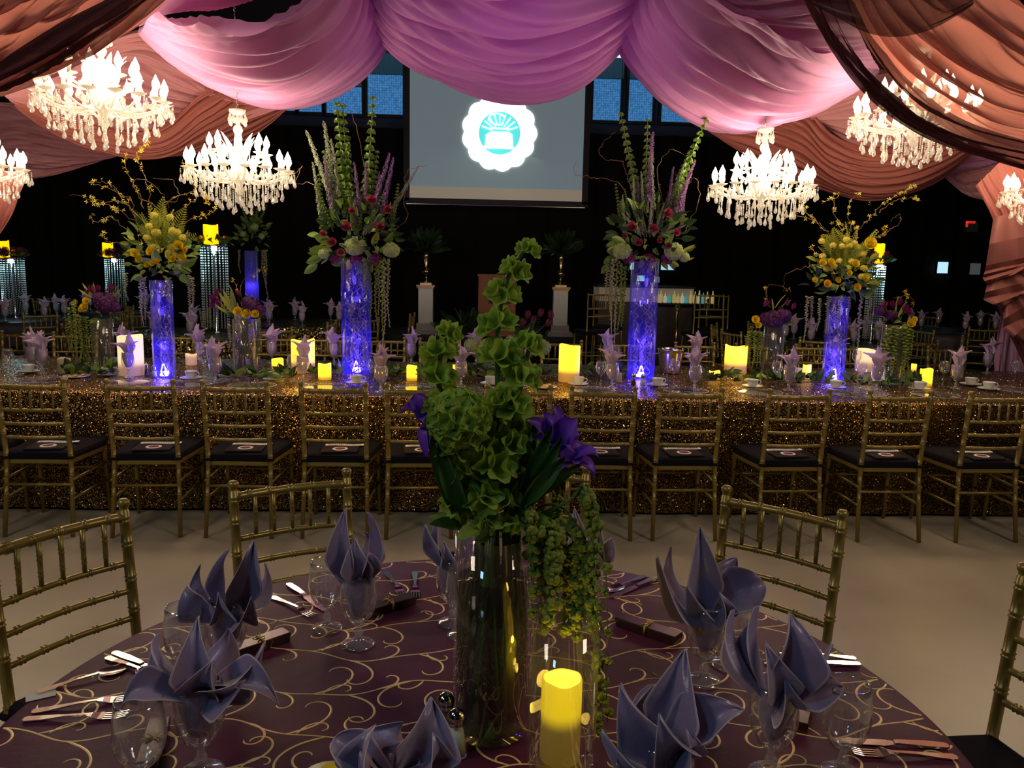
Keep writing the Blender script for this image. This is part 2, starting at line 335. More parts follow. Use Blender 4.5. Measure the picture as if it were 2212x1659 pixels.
# projection screen with the seal
SY = 13.55
def screen():
    a = atY(885, 424, SY); c = atY(1266, 138, SY); x0, x1, z0 = a.x, c.x, a.z-.02; z1 = atY(1080, 100, SY).z
    t = thing('projection_screen', 'large grey projection screen with a glowing scalloped seal', 'screen', ((x0+x1)/2, SY, z0))
    W = x1-x0; H = z1-z0
    b = MB(); b.box((0, 0, H/2), (W, .02, H)); ob('screen_surface', b.mesh('screen_surface', mat('screen_grey', (.3, .33, .34), .8, emit=(.085, .115, .13), es=1.0), False), t)
    b = MB(); b.box((0, -.012, .09), (W, .01, .18)); ob('lower_band', b.mesh('lower_band', mat('screen_band', (.4, .33, .25), .8, emit=(.16, .13, .10), es=1), False), t)
    b = MB()
    for s in (-1, 1): b.box((s*(W/2+.05), -.02, H/2), (.09, .06, H+.1))
    b.box((0, -.02, -.05), (W+.2, .06, .09)); b.box((0, -.02, H+.05), (W+.2, .06, .09)); ob('screen_frame', b.mesh('screen_frame', BLK, False), t)
    for s in (-1, 1): b = MB(); b.tube([(s*W*.4, 0, H+.08), (s*W*.4, 0, 6.22-z0)], .008, 6); ob('hanging_cable', b.mesh('hanging_cable', BLK), t)
    b = MB(); b.box((0, -.04, -.1), (W+.1, .02, .015)); ob('bottom_rail', b.mesh('bottom_rail', CHROME, False), t)
    p = atY(1079, 287, SY); R = abs(atY(1160, 287, SY).x-p.x)
    sx, sz = p.x-(x0+x1)/2, p.z-z0
    def disc(fn, n, y, m, nm, c=(sx, sz)):
        b = MB(); V = [(c[0], y, c[1])]+[(c[0]+fn(q)*math.cos(q), y, c[1]+fn(q)*math.sin(q)) for q in [2*PI*i/n for i in range(n)]]
        V += [(x, y+.006, z) for x, _, z in V]
        F = [(0, 1+(i+1) % n, 1+i) for i in range(n)]+[(1+i, 1+(i+1) % n, n+2+(i+1) % n, n+2+i) for i in range(n)]
        b.add(V, F); return ob(nm, b.mesh(nm, m, False), t)
    WHT = emis('projected_white', (.95, 1, .93), 1.7); CY = emis('projected_cyan', (.10, .72, .72), 1.0)
    disc(lambda q: R*.955+R*.045*abs(math.cos(6.5*q))*1.6-R*.02, 260, -.03, WHT, 'scalloped_seal')
    cc = (sx, sz-R*.02)
    disc(lambda q: R*.55, 64, -.04, CY, 'seal_centre', cc)
    b = MB()   # desk, book and rays in the middle of the seal
    def poly(P, y=-.05):
        V = [(cc[0]+x*R, y, cc[1]+z*R) for x, z in P]; V += [(x, y+.004, z) for x, _, z in V]; n = len(P)
        b.add(V, [tuple(range(n-1, -1, -1)), tuple(range(n, 2*n))]+[(i, (i+1) % n, n+(i+1) % n, n+i) for i in range(n)])
    poly([(-.46, -.40), (.42, -.40), (.36, -.32), (.34, -.02), (.22, .04), (-.22, .04), (-.36, -.05), (-.38, -.32)])
    poly([(-.25, .10), (.24, .10), (.26, .14), (-.27, .14)])
    for i in range(9):
        q = math.radians(20+i*17.5); c_, s_ = math.cos(q), math.sin(q); poly([(c_*.2-s_*.012, s_*.2+c_*.012), (c_*.2+s_*.012, s_*.2-c_*.012), (c_*.5+s_*.02, s_*.5-c_*.02), (c_*.5-s_*.02, s_*.5+c_*.02)])
    for i in range(18):
        q = math.radians(20+i*15); r1 = .2+.012*i*.7; P = []
        a_, d_ = q, q+.3
        poly([(r1*.8*math.cos(a_)-.05, .38+r1*.45*math.sin(a_)), (r1*.8*math.cos(d_)-.05, .38+r1*.45*math.sin(d_)), ((r1*.8+.03)*math.cos(d_)-.05, .38+(r1*.45+.03)*math.sin(d_)), ((r1*.8+.03)*math.cos(a_)-.05, .38+(r1*.45+.03)*math.sin(a_))], -.055)
    ob('seal_emblem', b.mesh('seal_emblem', WHT, False), t)
screen()
lamp('AREA', 'projector_glow', (sum((atY(1079, 287, SY).x,)), SY-.4, atY(1079, 287, SY).z), 4, (.6, 1, .8), 1.2, (0, 11, 1.0))

# ------------------------------------------------------------------ ceiling drapery
def swag(name, label, cat, top, bot, m, folds=7, amp=.06, nu=120, nv=150, bulge=.12, seed=0, group=None, sharp=.75):
    T = [atY(*p) for p in top]; B = [atY(*p) for p in bot]
    r = random.Random(seed); ph = [r.uniform(0, 6.28) for _ in range(8)]
    tt = np.array([crom(T, i/nu) for i in range(nu+1)]); bb = np.array([crom(B, i/nu) for i in range(nu+1)])
    u = np.linspace(0, 1, nu+1)[:, None]; v = np.linspace(0, 1, nv+1)[None, :]
    vw = v+.05*np.sin(2*PI*(v*1.5+.3*u)+ph[0])
    P = tt[:, None, :]*(1-v[..., None])+bb[:, None, :]*v[..., None]
    du = np.gradient(P, axis=0); dv = np.gradient(P, axis=1)+1e-9
    n = np.cross(du, dv); n /= np.linalg.norm(n, axis=2, keepdims=True)+1e-9
    if n[..., 1].mean() > 0: n = -n
    env = np.sin(PI*np.clip(u*.96+.02, 0, 1))**.45
    ph1 = PI*(folds*vw+.35*np.sin(2.1*u+ph[1])+.25*np.sin(5*u+ph[2]))
    ph2 = PI*(folds*1.9*vw+.6*np.sin(2.6*u+ph[3])+1.2*u)
    ph3 = PI*(folds*4.1*vw+.8*np.sin(3.6*u+ph[4])-1.5*u)
    F = np.abs(np.sin(ph1))**sharp-.5+.5*(np.abs(np.sin(ph2))**.8-.5)+.20*(np.abs(np.sin(ph3))-.5)
    F = F*env+.22*np.sin(2*PI*(1.1*v+.5*u)+ph[5])*env
    P = P+n*(amp*F+bulge*np.sin(PI*v)*env)[..., None]
    nn = nv+1
    V = P.reshape(-1, 3)
    F_ = [(i*nn+j, (i+1)*nn+j, (i+1)*nn+j+1, i*nn+j+1) for i in range(nu) for j in range(nv)]
    b = MB(); b.v = [tuple(x) for x in V]; b.f = F_; b.m = [0]*len(F_)
    o = ob(name, b.mesh(name, m)); tag(o, label, cat, group)
    return o
G = 'fabric swags gathered across the ceiling'
swag('ceiling_swag', 'lavender satin swag sagging in the middle over the projection screen', 'drapery',
     [(812, -60, 5.6), (950, -40, 5.4), (1110, -25, 5.3), (1260, -40, 5.4), (1395, -60, 5.6)],
     [(806, -18, 6.3), (830, 78, 6.5), (945, 163, 6.7), (1110, 210, 6.8), (1235, 188, 6.7), (1340, 90, 6.5), (1402, -10, 6.3)], LAV, 8, .135, seed=1, group=G)
swag('ceiling_swag', 'lavender satin swag left of the middle, above the left chandelier', 'drapery',
     [(318, 38, 5.3), (430, 44, 5.0), (560, 32, 4.9), (650, -10, 5.0), (720, -70, 5.4)],
     [(300, 62, 6.3), (420, 135, 6.6), (520, 195, 6.7), (625, 217, 6.8), (735, 170, 6.7), (812, 92, 6.6), (835, -30, 6.4)], LAV, 8, .135, seed=2, group=G)
swag('ceiling_swag', 'small lavender swag peeking over the left swag at the top edge', 'drapery',
     [(340, -20, 5.0), (480, -40, 4.8), (700, -80, 5.0)],
     [(300, 58, 6.0), (380, 40, 5.7), (480, 22, 5.5), (600, -10, 5.4), (720, -60, 5.6)], LAV, 4, .06, seed=3, group=G)
swag('ceiling_swag', 'lavender satin swag right of the middle, above the right chandelier', 'drapery',
     [(1440, -80, 5.2), (1560, -10, 4.8), (1660, 30, 4.8), (1780, 100, 5.0), (1890, 128, 5.6)],
     [(1372, -50, 6.4), (1345, 85, 6.6), (1410, 185, 6.7), (1500, 252, 6.8), (1590, 276, 6.8), (1740, 232, 6.7), (1896, 144, 6.2)], LAV, 8, .135, seed=4, group=G)
swag('ceiling_swag', 'plum and lavender drape at the top between the right swag and dark sheer', 'drapery',
     [(1560, -60, 4.7), (1660, -60, 4.6), (1800, -60, 4.5)],
     [(1500, -30, 5.4), (1650, 50, 5.3), (1780, 115, 5.3), (1900, 150, 5.6)], LAV, 4, .06, seed=5, group=G)
swag('ceiling_swag', 'rosy pink voile panel spread behind the upper left chandelier', 'drapery',
     [(0, 205, 6.6), (140, 140, 6.7), (300, 62, 6.8), (400, 105, 7.0), (540, 190, 7.2), (620, 218, 7.3)],
     [(22, 216, 6.9), (120, 258, 7.2), (240, 286, 7.4), (340, 300, 7.4), (440, 275, 7.4), (620, 222, 7.4)], PINK, 9, .09, seed=6, bulge=-.1, group=G)
swag('ceiling_swag', 'rose brown swag under the upper left chandelier', 'drapery',
     [(30, 214, 6.9), (130, 240, 7.1), (250, 270, 7.2), (340, 270, 7.2), (430, 200, 7.2), (520, 160, 7.3), (640, 205, 7.4)],
     [(40, 222, 7.0), (120, 275, 7.4), (220, 312, 7.5), (330, 330, 7.6), (450, 322, 7.6), (550, 290, 7.6), (640, 215, 7.5)], ROSE, 8, .08, seed=7, bulge=.1, group=G)
swag('ceiling_swag', 'pale pink swag low at the far left beside the cut off chandelier', 'drapery',
     [(-60, 215, 8.2), (10, 218, 8.2), (60, 222, 8.2), (150, 262, 8.2), (260, 318, 8.2)],
     [(-80, 395, 8.4), (-10, 386, 8.5), (70, 388, 8.5), (160, 366, 8.5), (262, 326, 8.4)], PINK, 6, .08, seed=8, group=G)
swag('ceiling_swag', 'rust pink drape filling the upper left corner', 'drapery',
     [(-230, 20, 4.5), (-120, -50, 4.3), (0, -130, 4.2), (120, -220, 4.2)],
     [(-80, 225, 5.0), (30, 190, 4.9), (160, 135, 4.8), (280, 62, 4.7), (400, -40, 4.7)], RUST, 6, .08, seed=9, group=G)
swag('ceiling_swag', 'dark brown sheer band crossing the upper left corner', 'drapery',
     [(-60, 185, 4.3), (60, 150, 4.2), (170, 90, 4.1), (270, 20, 4.1), (330, -50, 4.2)],
     [(-80, 235, 4.5), (20, 205, 4.5), (150, 148, 4.4), (290, 62, 4.4), (395, -30, 4.4)], DARKSH, 5, .04, seed=10, group=G)
swag('ceiling_swag', 'pink voile panel behind the upper right chandelier', 'drapery',
     [(1560, 276, 7.2), (1700, 240, 7.0), (1895, 150, 6.6), (2010, 180, 6.8), (2135, 262, 6.9)],
     [(1740, 225, 7.4), (1800, 275, 7.4), (1870, 322, 7.4), (1960, 322, 7.4), (2130, 268, 7.2)], PINK, 9, .09, seed=11, bulge=-.1, group=G)
swag('ceiling_swag', 'rose brown swag sagging under the upper right chandelier', 'drapery',
     [(1545, 270, 7.4), (1640, 215, 7.3), (1735, 215, 7.2), (1800, 285, 7.2), (1880, 322, 7.2), (1990, 315, 7.2), (2140, 255, 7.1)],
     [(1532, 276, 7.6), (1620, 338, 7.6), (1720, 388, 7.7), (1860, 428, 7.8), (1980, 410, 7.7), (2075, 350, 7.6), (2152, 262, 7.4)], ROSE, 9, .085, seed=12, bulge=.1, group=G)
swag('ceiling_swag', 'pale lavender swag tucked beside the right curtain', 'drapery',
     [(2090, 290, 7.7), (2130, 270, 7.6), (2170, 268, 7.5), (2215, 275, 7.5)],
     [(2040, 375, 7.9), (2110, 365, 7.9), (2160, 345, 7.8), (2200, 300, 7.6)], LAV, 5, .05, seed=13, group=G)
swag('ceiling_swag', 'pale pink swag end hanging under the lavender one at right', 'drapery',
     [(2075, 335, 8.0), (2120, 330, 7.9), (2180, 320, 7.8), (2230, 320, 7.8)],
     [(2035, 378, 8.1), (2075, 412, 8.1), (2120, 432, 8.0), (2165, 442, 8.0)], PINK, 3, .05, seed=14, group=G)
swag('ceiling_swag', 'rust pink drape filling the upper right corner', 'drapery',
     [(1980, -160, 4.3), (2110, -80, 4.2), (2240, 20, 4.1), (2350, 90, 4.2)],
     [(1800, -100, 5.0), (1880, 95, 5.0), (1985, 225, 4.95), (2090, 290, 4.9), (2190, 330, 4.8), (2330, 350, 4.8)], RUST, 6, .08, seed=15, group=G)
swag('ceiling_swag', 'dark plum sheer band sweeping down to the right edge', 'drapery',
     [(1800, -60, 4.2), (1870, 50, 4.2), (1970, 170, 4.2), (2090, 255, 4.3), (2330, 330, 4.3)],
     [(1700, -60, 4.5), (1810, 85, 4.5), (1925, 195, 4.5), (2060, 290, 4.5), (2330, 400, 4.5)], DARKSH, 5, .04, seed=16, group=G)
swag('ceiling_swag', 'black crossed sheer strips at the top right', 'drapery',
     [(1760, -50, 4.0), (1860, -60, 4.0), (1960, -60, 4.0), (2080, -50, 4.0)],
     [(1740, 0, 4.1), (1880, 72, 4.1), (1990, 68, 4.1), (2100, 10, 4.1)], DARKSH, 4, .04, seed=17, group=G)
# curtains at the sides
swag('side_curtain', 'rose brown curtain panel hanging at the left edge', 'curtain',
     [(-190, 300, 6.3), (-215, 600, 6.3), (-240, 820, 6.3)], [(60, 385, 6.3), (22, 470, 6.3), (-30, 560, 6.3)], ROSE2, 6, .04, seed=18, bulge=0)
swag('side_curtain', 'rose brown curtain gathered at the right edge', 'curtain',
     [(2212, 300, 6.4), (2290, 450, 6.4), (2290, 620, 6.4), (2300, 820, 6.4)],
     [(2108, 400, 6.4), (2148, 500, 6.4), (2132, 610, 6.4), (2215, 800, 6.4)], ROSE2, 6, .04, seed=19, bulge=0)
swag('side_curtain', 'pale lavender curtain falling behind the brown jabot at right', 'curtain',
     [(2175, 560, 7.15), (2158, 700, 7.15), (2142, 880, 7.15), (2130, 1010, 7.15)],
     [(2330, 560, 7.15), (2335, 700, 7.15), (2340, 880, 7.15), (2345, 1010, 7.15)], mat('lavender_curtain', (.50, .26, .40), .7, trans=.2), 6, .04, seed=20, bulge=0)
def jabot():
    b = MB(); E = [(2146, 470), (2128, 585), (2122, 600), (2132, 615), (2124, 648), (2168, 668), (2166, 712), (2212, 745), (2215, 795), (2300, 830)]
    E2 = [(2225, 450), (2250, 560), (2232, 572), (2200, 590), (2245, 625), (2205, 632), (2240, 680), (2222, 700), (2260, 740), (2330, 790)]
    n = 60
    def fn(u, v):
        k = u*(len(E)-1); i = min(int(k), len(E)-2); f = k-i
        l = [E[i][j]*(1-f)+E[i+1][j]*f for j in (0, 1)]; r_ = [E2[i][j]*(1-f)+E2[i+1][j]*f for j in (0, 1)]
        return atY(l[0]*(1-v)+r_[0]*v, l[1]*(1-v)+r_[1]*v, 6.25-.06*(1-abs(2*f-1))*(1-v)-.03*math.sin(v*9)+(.025 if i % 2 else 0))
    b.grid(fn, 90, 24)
    tag(ob('curtain_jabot', b.mesh('curtain_jabot', mat('rose_brown_jabot', (.22, .065, .06), .7, trans=.15), False)), 'zigzag stepped rose brown jabot on the right curtain', 'curtain')
jabot()

# ------------------------------------------------------------------ chandeliers
def drop_mesh():
    b = MB(); b.lathe([(.0005, .018), (.0035, .012), (.0035, .010), (.003, .004), (.009, -.010), (.0135, -.024), (.0125, -.033), (.007, -.041), (.0005, -.044)], 8)
    return b.mesh('crystal_drop', CRYSTAL, False)
def beads(n, r=.0055):
    b = MB()
    for i in range(n): b.ball((0, 0, -i*r*2.1), r, 6, 4)
    b2 = MB(); b2.lathe([(.0005, .018), (.0035, .010), (.009, -.010), (.0135, -.024), (.0125, -.033), (.007, -.041), (.0005, -.044)], 8)
    b.merge(b2, Matrix.Translation((0, 0, -n*r*2.1-.016)))
    return b.mesh('bead_string', CRYSTAL, False)
def arm_mesh(R):
    P = [(.03, 0, .02), (.10, 0, -.035), (.18, 0, -.05), (.26, 0, -.035), (R-.02, 0, .0), (R, 0, .03)]
    if R < .3: P = [(.02, 0, .10), (.08, 0, .09), (.13, 0, .09), (R-.01, 0, .12), (R, 0, .15)]
    Q = [crom([Vector(p) for p in P], i/14) for i in range(15)]
    b = MB(); b.tube(Q, .008, 7); return b.mesh('arm', CHGLASS)
def dish_mesh():
    b = MB(); b.lathe([(.006, -.008), (.02, -.006), (.045, .006), (.047, .008), (.044, .009), (.012, .0), (.011, .004), (.011, .05), (.008, .052)], 14, cap=False)
    return b.mesh('candle_dish', CHGLASS)
def bulb_mesh():
    b = MB(); b.lathe([(.004, .05), (.016, .058), (.024, .078), (.022, .098), (.011, .122), (.001, .145)], 10, cap=True); return b.mesh('bulb', BULB)
def stem_mesh():
    b = MB(); b.lathe([(.006, .44), (.012, .42), (.022, .40), (.018, .375), (.012, .36), (.03, .345), (.036, .32), (.028, .30), (.014, .28), (.024, .27), (.028, .255), (.016, .235), (.030, .21), (.048, .185), (.05, .17), (.034, .15), (.018, .13), (.032, .11), (.05, .06), (.07, .02), (.06, -.02), (.03, -.06), (.022, -.09), (.034, -.11), (.02, -.14), (.004, -.16)], 14, cap=True)
    return b.mesh('stem', CHGLASS)
def crown_mesh():
    b = MB(); b.lathe([(.012, .425), (.03, .43), (.052, .445), (.062, .465), (.058, .466), (.03, .445), (.012, .44)], 16, wob=lambda q, i: 1+.06*math.cos(8*q)*(i in (2, 3)))
    return b.mesh('crown', CHGLASS)
def plume_mesh():
    def fn(u, v):
        w_ = .022*math.sin(PI*min(1, u*1.02))**.7+.002; z = u*.17; x = .03+.05*u-.02*math.sin(u*3)+.03*u*u
        return Vector((x-.006*abs(v-.5)*2, (v-.5)*w_*2, z))
    b = MB(); b.grid(fn, 10, 4); return b.mesh('glass_plume', CHGLASS)
def chandelier(p, label, rz, sc):
    t = thing('chandelier', label, 'chandelier', p, rz, 'crystal chandeliers')
    t.scale = (sc,)*3
    ob('stem', cached('ch_stem', stem_mesh), t); ob('crown', cached('ch_crown', crown_mesh), t)
    L = 6.2-p.z; 
    def chain():
        b = MB(); n = int((L/sc-.47)/.034)
        for i in range(n):
            z = .47+i*.034; q = (i % 2)*PI/2
            b.tube([(.006*math.cos(a)*math.cos(q), .006*math.cos(a)*math.sin(q), z+.017+.020*math.sin(a)) for a in [2*PI*k/8 for k in range(9)]], .0022, 4)
        return b.mesh('chain', CHROME)
    ob('chain', chain(), t)
    dm = cached('ch_drop', drop_mesh)
    def ring(n, R, z, off, me, nm, jit=.0):
        for i in range(n):
            q = 2*PI*i/n+off; ob(nm, me, t, (R*math.cos(q), R*math.sin(q), z+rnd.uniform(-jit, jit)), (0, 0, rnd.uniform(0, 3)))
    for (n, R, z0, off) in ((16, .36, 0, 0), (8, .20, .12, .3)):
        am = cached(('arm', R), lambda: arm_mesh(R))
        for i in range(n):
            q = 2*PI*i/n+off
            a = ob('arm', am, t, (0, 0, 0), (0, 0, q))
            zz = .03 if R > .3 else .15
            ob('candle_dish', cached('ch_dish', dish_mesh), a, (R, 0, zz)); ob('bulb', cached('ch_bulb', bulb_mesh), a, (R, 0, zz))
            for k in (-1, 1):
                ob('crystal_drop', dm, a, (R+.018, k*.038, zz-.018-.012))
            if R > .3: ob('bead_string', cached('bs3', lambda: beads(3)), a, (R+.045, 0, zz-.012))
    ring(6, .058, .42, .2, dm, 'crystal_drop')
    ring(6, .058, .445, .7, cached('bs3', lambda: beads(3)), 'bead_string')
    ring(20, .34, -.03, .15, dm, 'crystal_drop', .02)
    ring(12, .21, .02, .15, dm, 'crystal_drop', .03)
    ring(16, .12, .06, .15, dm, 'crystal_drop', .06)
    ring(18, .31, -.06, .1, cached('bs4', lambda: beads(4)), 'bead_string', .02)
    ring(16, .25, -.07, .2, cached('bs6', lambda: beads(6)), 'bead_string', .02)
    ring(14, .17, -.09, .0, cached('bs8', lambda: beads(8)), 'bead_string', .02)
    ring(6, .08, -.10, .4, cached('bs10', lambda: beads(10)), 'bead_string', .02)
    for i in range(8): ob('glass_plume', cached('plume', plume_mesh), t, (0.05*math.cos(i*PI/4+.2), .05*math.sin(i*PI/4+.2), .12), (0, 0, i*PI/4+.2))
for i, (x, y, Y, lab) in enumerate(CH):
    chandelier(CHP[i]-Vector((0, 0, .08)), lab, .3*i, .93 if i not in (2, 3) else .97)

# ------------------------------------------------------------------ gilt ballroom chair (bamboo turned)
CT = dict(w=.177)
def rail_mesh(z, yb, w, r, rings, bow=.022, nm='rail'):
    b = MB(); n = 22; P = []; R = []
    for i in range(n+1):
        u = i/n; x = -w+2*w*u
        P.append((x, yb-bow*math.sin(PI*u), z)); R.append(r)
    for k in rings:
        for d in (-.0055, .0055):
            u = k+d/(2*w)
            for e, rr in ((-.0022, r), (0, r*1.32), (.0022, r)):
                uu = u+e/(2*w); x = -w+2*w*uu; P.append((x, yb-bow*math.sin(PI*uu), z)); R.append(rr)
    o = sorted(range(len(P)), key=lambda i: P[i][0]); P = [P[i] for i in o]; R = [R[i] for i in o]
    b.tube(P, R, 8); return b.mesh(nm, GOLD)
def post_profile(z0, z1, r0, r1, rings):
    Z = [(z0, r0), (z1, r1)]
    for k in rings:
        for d in (-.006, .006):
            rr = r0+(r1-r0)*(k-z0)/(z1-z0); Z += [(k+d-.003, rr), (k+d, rr*1.22), (k+d+.003, rr)]
    return sorted(Z)
def chair_meshes():
    m = {}
    def back_leg(s):
        b = MB(); P = []; R = []
        for z, r in post_profile(0, .885, .0125, .0150, (.25, .36, .47, .60, .69, .79, .86)):
            y = -.055*(1-z/.45)**1.3 if z < .45 else -.045*((z-.45)/.45)
            x = .177+.012*(1-z/.45) if z < .45 else .177+.004*((z-.45)/.45)
            P.append((s*x, y, z)); R.append(r)
        P += [(P[-1][0], P[-1][1], .888), (P[-1][0], P[-1][1]-.0, .896), (P[-1][0], P[-1][1], .902), (P[-1][0], P[-1][1], .912), (P[-1][0], P[-1][1], .920)]
        R += [.012, .0125, .0165, .0175, .010]
        b.tube(P, R, 10); return b.mesh('back_leg', GOLD)
    m['bl'] = [back_leg(s) for s in (-1, 1)]
    def front_leg(s):
        b = MB(); P = []; R = []
        for z, r in post_profile(0, .435, .0105, .0155, (.20, .32, .41)):
            P.append((s*(.197+.006*(1-z/.43)), .385+.02*(1-z/.43), z)); R.append(r)
        b.tube(P, R, 9); return b.mesh('front_leg', GOLD)
    m['fl'] = [front_leg(s) for s in (-1, 1)]
    m['top'] = rail_mesh(.868, -.042, .175, .0135, (.12, .30, .5, .70, .88), .02, 'top_rail')
    m['rails'] = [rail_mesh(z, -.045*(z-.45)/.45, .175, .0095, (.12, .30, .5, .70, .88), .02) for z in (.735, .655, .575)]
    def spindle():
        b = MB(); P = []; R = []
        for z, r in post_profile(0, .128, .0062, .0075, (.040, .085)): P.append((0, -.0028*z*4, z)); R.append(r)
        b.tube(P, R, 7); return b.mesh('spindle', GOLD)
    m['sp'] = spindle()
    def outline(sc, y0=-.0):
        Q = [(-.178, y0), (-.19, .10), (-.205, .25), (-.212, .36), (-.195, .405), (-.15, .425), (-.05, .435), (.05, .435), (.15, .425), (.195, .405), (.212, .36), (.205, .25), (.19, .10), (.178, y0)]
        return [(x*sc, .21+(y-.21)*sc) for x, y in Q]
    def slab(layers, mat_, nm):
        b = MB(); n = 14; V = []
        for sc, z in layers: V += [(x, y, z) for x, y in outline(sc)]
        F = [(i*n+j, i*n+(j+1) % n, (i+1)*n+(j+1) % n, (i+1)*n+j) for i in range(len(layers)-1) for j in range(n)]
        F += [tuple(range(n-1, -1, -1)), tuple(range((len(layers)-1)*n, len(layers)*n))]; b.add(V, F); return b.mesh(nm, mat_, False)
    m['frame'] = slab([(.98, .415), (1, .42), (1, .438), (.98, .443)], GOLD, 'seat_frame')
    m['cush'] = slab([(1.0, .443), (1.035, .448), (1.045, .466), (1.02, .482), (.93, .491), (.6, .495)], BLACKCUSH, 'seat_cushion')
    def tie(s):
        b = MB(); b.tube([(s*.177+.020*math.cos(a), -.002+.020*math.sin(a), .455) for a in [2*PI*k/10 for k in range(11)]], .0075, 5)
        return b.mesh('cushion_tie', BLACKCUSH)
    m['tie'] = [tie(s) for s in (-1, 1)]
    def bar(a, c, r=.008):
        b = MB(); b.tube([a, [(a[i]*.52+c[i]*.48) for i in range(3)], [(a[i]*.5+c[i]*.5) for i in range(3)], [(a[i]*.48+c[i]*.52) for i in range(3)], c], [r, r, r*1.35, r, r], 7); return b.mesh('stretcher', GOLD)
    m['st'] = [bar((-.19, -.02, .30), (.19, -.02, .30)), bar((-.2, .39, .30), (.2, .39, .30)), bar((-.192, -.03, .22), (-.2, .395, .22)), bar((.192, -.03, .22), (.2, .395, .22)),
               bar((-.192, -.02, .33), (-.2, .39, .33)), bar((.192, -.02, .33), (.2, .39, .33))]
    return m
def chair(loc, rz, label, group, lod=0, back_at_top=True):
    m = cached('chair', chair_meshes)
    off = Euler((0, 0, rz)).to_matrix() @ Vector((0, .045 if back_at_top else 0, 0))
    t = thing('ballroom_chair', label, 'chair', Vector((loc[0], loc[1], 0))+off, rz, group)
    for x in m['bl']: ob('back_leg', x, t)
    for x in m['fl']: ob('front_leg', x, t)
    ob('top_rail', m['top'], t)
    for x in m['rails']: ob('rail', x, t)
    for i in range(5):
        u = (i+.62)/5.24+.02; x = -.175+.35*(i+1)/6; ob('spindle', m['sp'], t, (x, -.0285-.018*math.sin(PI*(i+1)/6), .735))
    ob('seat_frame', m['frame'], t); ob('seat_cushion', m['cush'], t); [ob('cushion_tie', x, t) for x in m['tie']]
    for x in m['st']: ob('stretcher', x, t)
    return t
# near row along the gold table, backs to us
NR = [(80.5, 811, .02), (310, 816, .05), (506, 822, -.02), (717.5, 827, .0), (905, 829, .05), (1121, 831, -.02), (1303, 832, -.04), (1490.5, 834, .02), (1724.5, 838, .05), (1938, 840, .0), (2152, 843, .03)]
NRL = []
PRG = mat('booklet_cover', (.018, .014, .02), .3)
def booklet(loc, rz, label):
    t = thing('program_booklet', label, 'booklet', loc, rz, 'program booklets on the near row of seats')
    b = MB(); b.box((0, 0, .003), (.21, .21, .006)); ob('cover', b.mesh('cover', PRG, False), t)
    b = MB(); b.grid(lambda u, v: Vector(((u-.5)*.23+.02, .040+.028*v, .0085+.0015*math.sin(u*7)+.004*v)), 12, 1); ob('title_strip', b.mesh('title_strip', mat('white_paper', (.9, .85, .8), .6), False), t)
    b = MB()
    for i in range(16):
        b.box((-.075+i*.0122, .054, .0135+.0015*math.sin((i+1)*.43)), (.0045 if i % 3 else .007, .010, .0004))
    ob('lettering', b.mesh('lettering', BLK, False), t)
    b = MB(); b.lathe([(.044, .0062), (.044, .0075), (.042, .0085), (.030, .0085)], 28, (0, -.035, 0)); ob('seal_ring', b.mesh('seal_ring', mat('white_paper', (.9, .85, .8), .6), False), t)
    b = MB(); b.lathe([(.030, .0083), (.014, .0084), (.0005, .0084)], 24, (0, -.035, 0)); ob('seal_centre', b.mesh('seal_centre', mat('maroon_print', (.16, .02, .03), .5), False), t)
for i, (x, y, r_) in enumerate(NR):
    p = at(x, y, .92)
    lab = 'gilt chair with its back to us at the gold table, %s from left' % ORD[i]
    chair((p.x, 4.545), r_, lab, 'gilt chairs in the row before the gold table')
    q = Euler((0, 0, r_)).to_matrix() @ Vector((.01, .118, 0))
    booklet((p.x+q.x, 4.59+q.y, .4965), r_+.06, 'dark program booklet with a round seal on the %s seat from the left' % ORD[i])
chair((at(-125, 809, .92).x, 4.545), 0, 'gilt chair of the near row cut off by the left edge', 'gilt chairs in the row before the gold table')
chair((at(2330, 845, .92).x, 4.545), .1, 'gilt chair of the near row almost hidden past the right edge', 'gilt chairs in the row before the gold table')
# far row facing us
FR = [35, 150, 381, 586, 703, 828, 949, 1075, 1216, 1368, 1508, 1640, 1772, 1876, 2060]
for i, x in enumerate(FR):
    p = atY(x, 745, 7.28)
    chair((p.x, 7.39), PI+rnd.uniform(-.12, .12), 'gilt chair behind the gold table facing us, %s from the left' % ORD[i], 'gilt chairs behind the gold table', back_at_top=True)
# chairs at the round table in front
TC = Vector((.011, 1.368, 0)); TR = .866; CHANG = []
for (cx, cy, lab) in ((-1.10, 2.10, 'large gilt chair at the left of the plum round table'), (-.592, 2.535, 'gilt chair behind the round table, left of the flowers'),
                      (.20, 2.72, 'gilt chair hidden behind the green flowers at the round table'), (.925, 2.325, 'gilt chair behind the round table, right of the flowers'), (1.345, 1.61, 'gilt chair cut off by the right edge beside the round table')):
    CHANG.append(math.atan2(cy-TC.y, cx-TC.x)); d = TC-Vector((cx, cy, 0)); rz = math.atan2(-d.x, d.y)
    chair((cx, cy), rz, lab, 'gilt chairs around the plum round table')

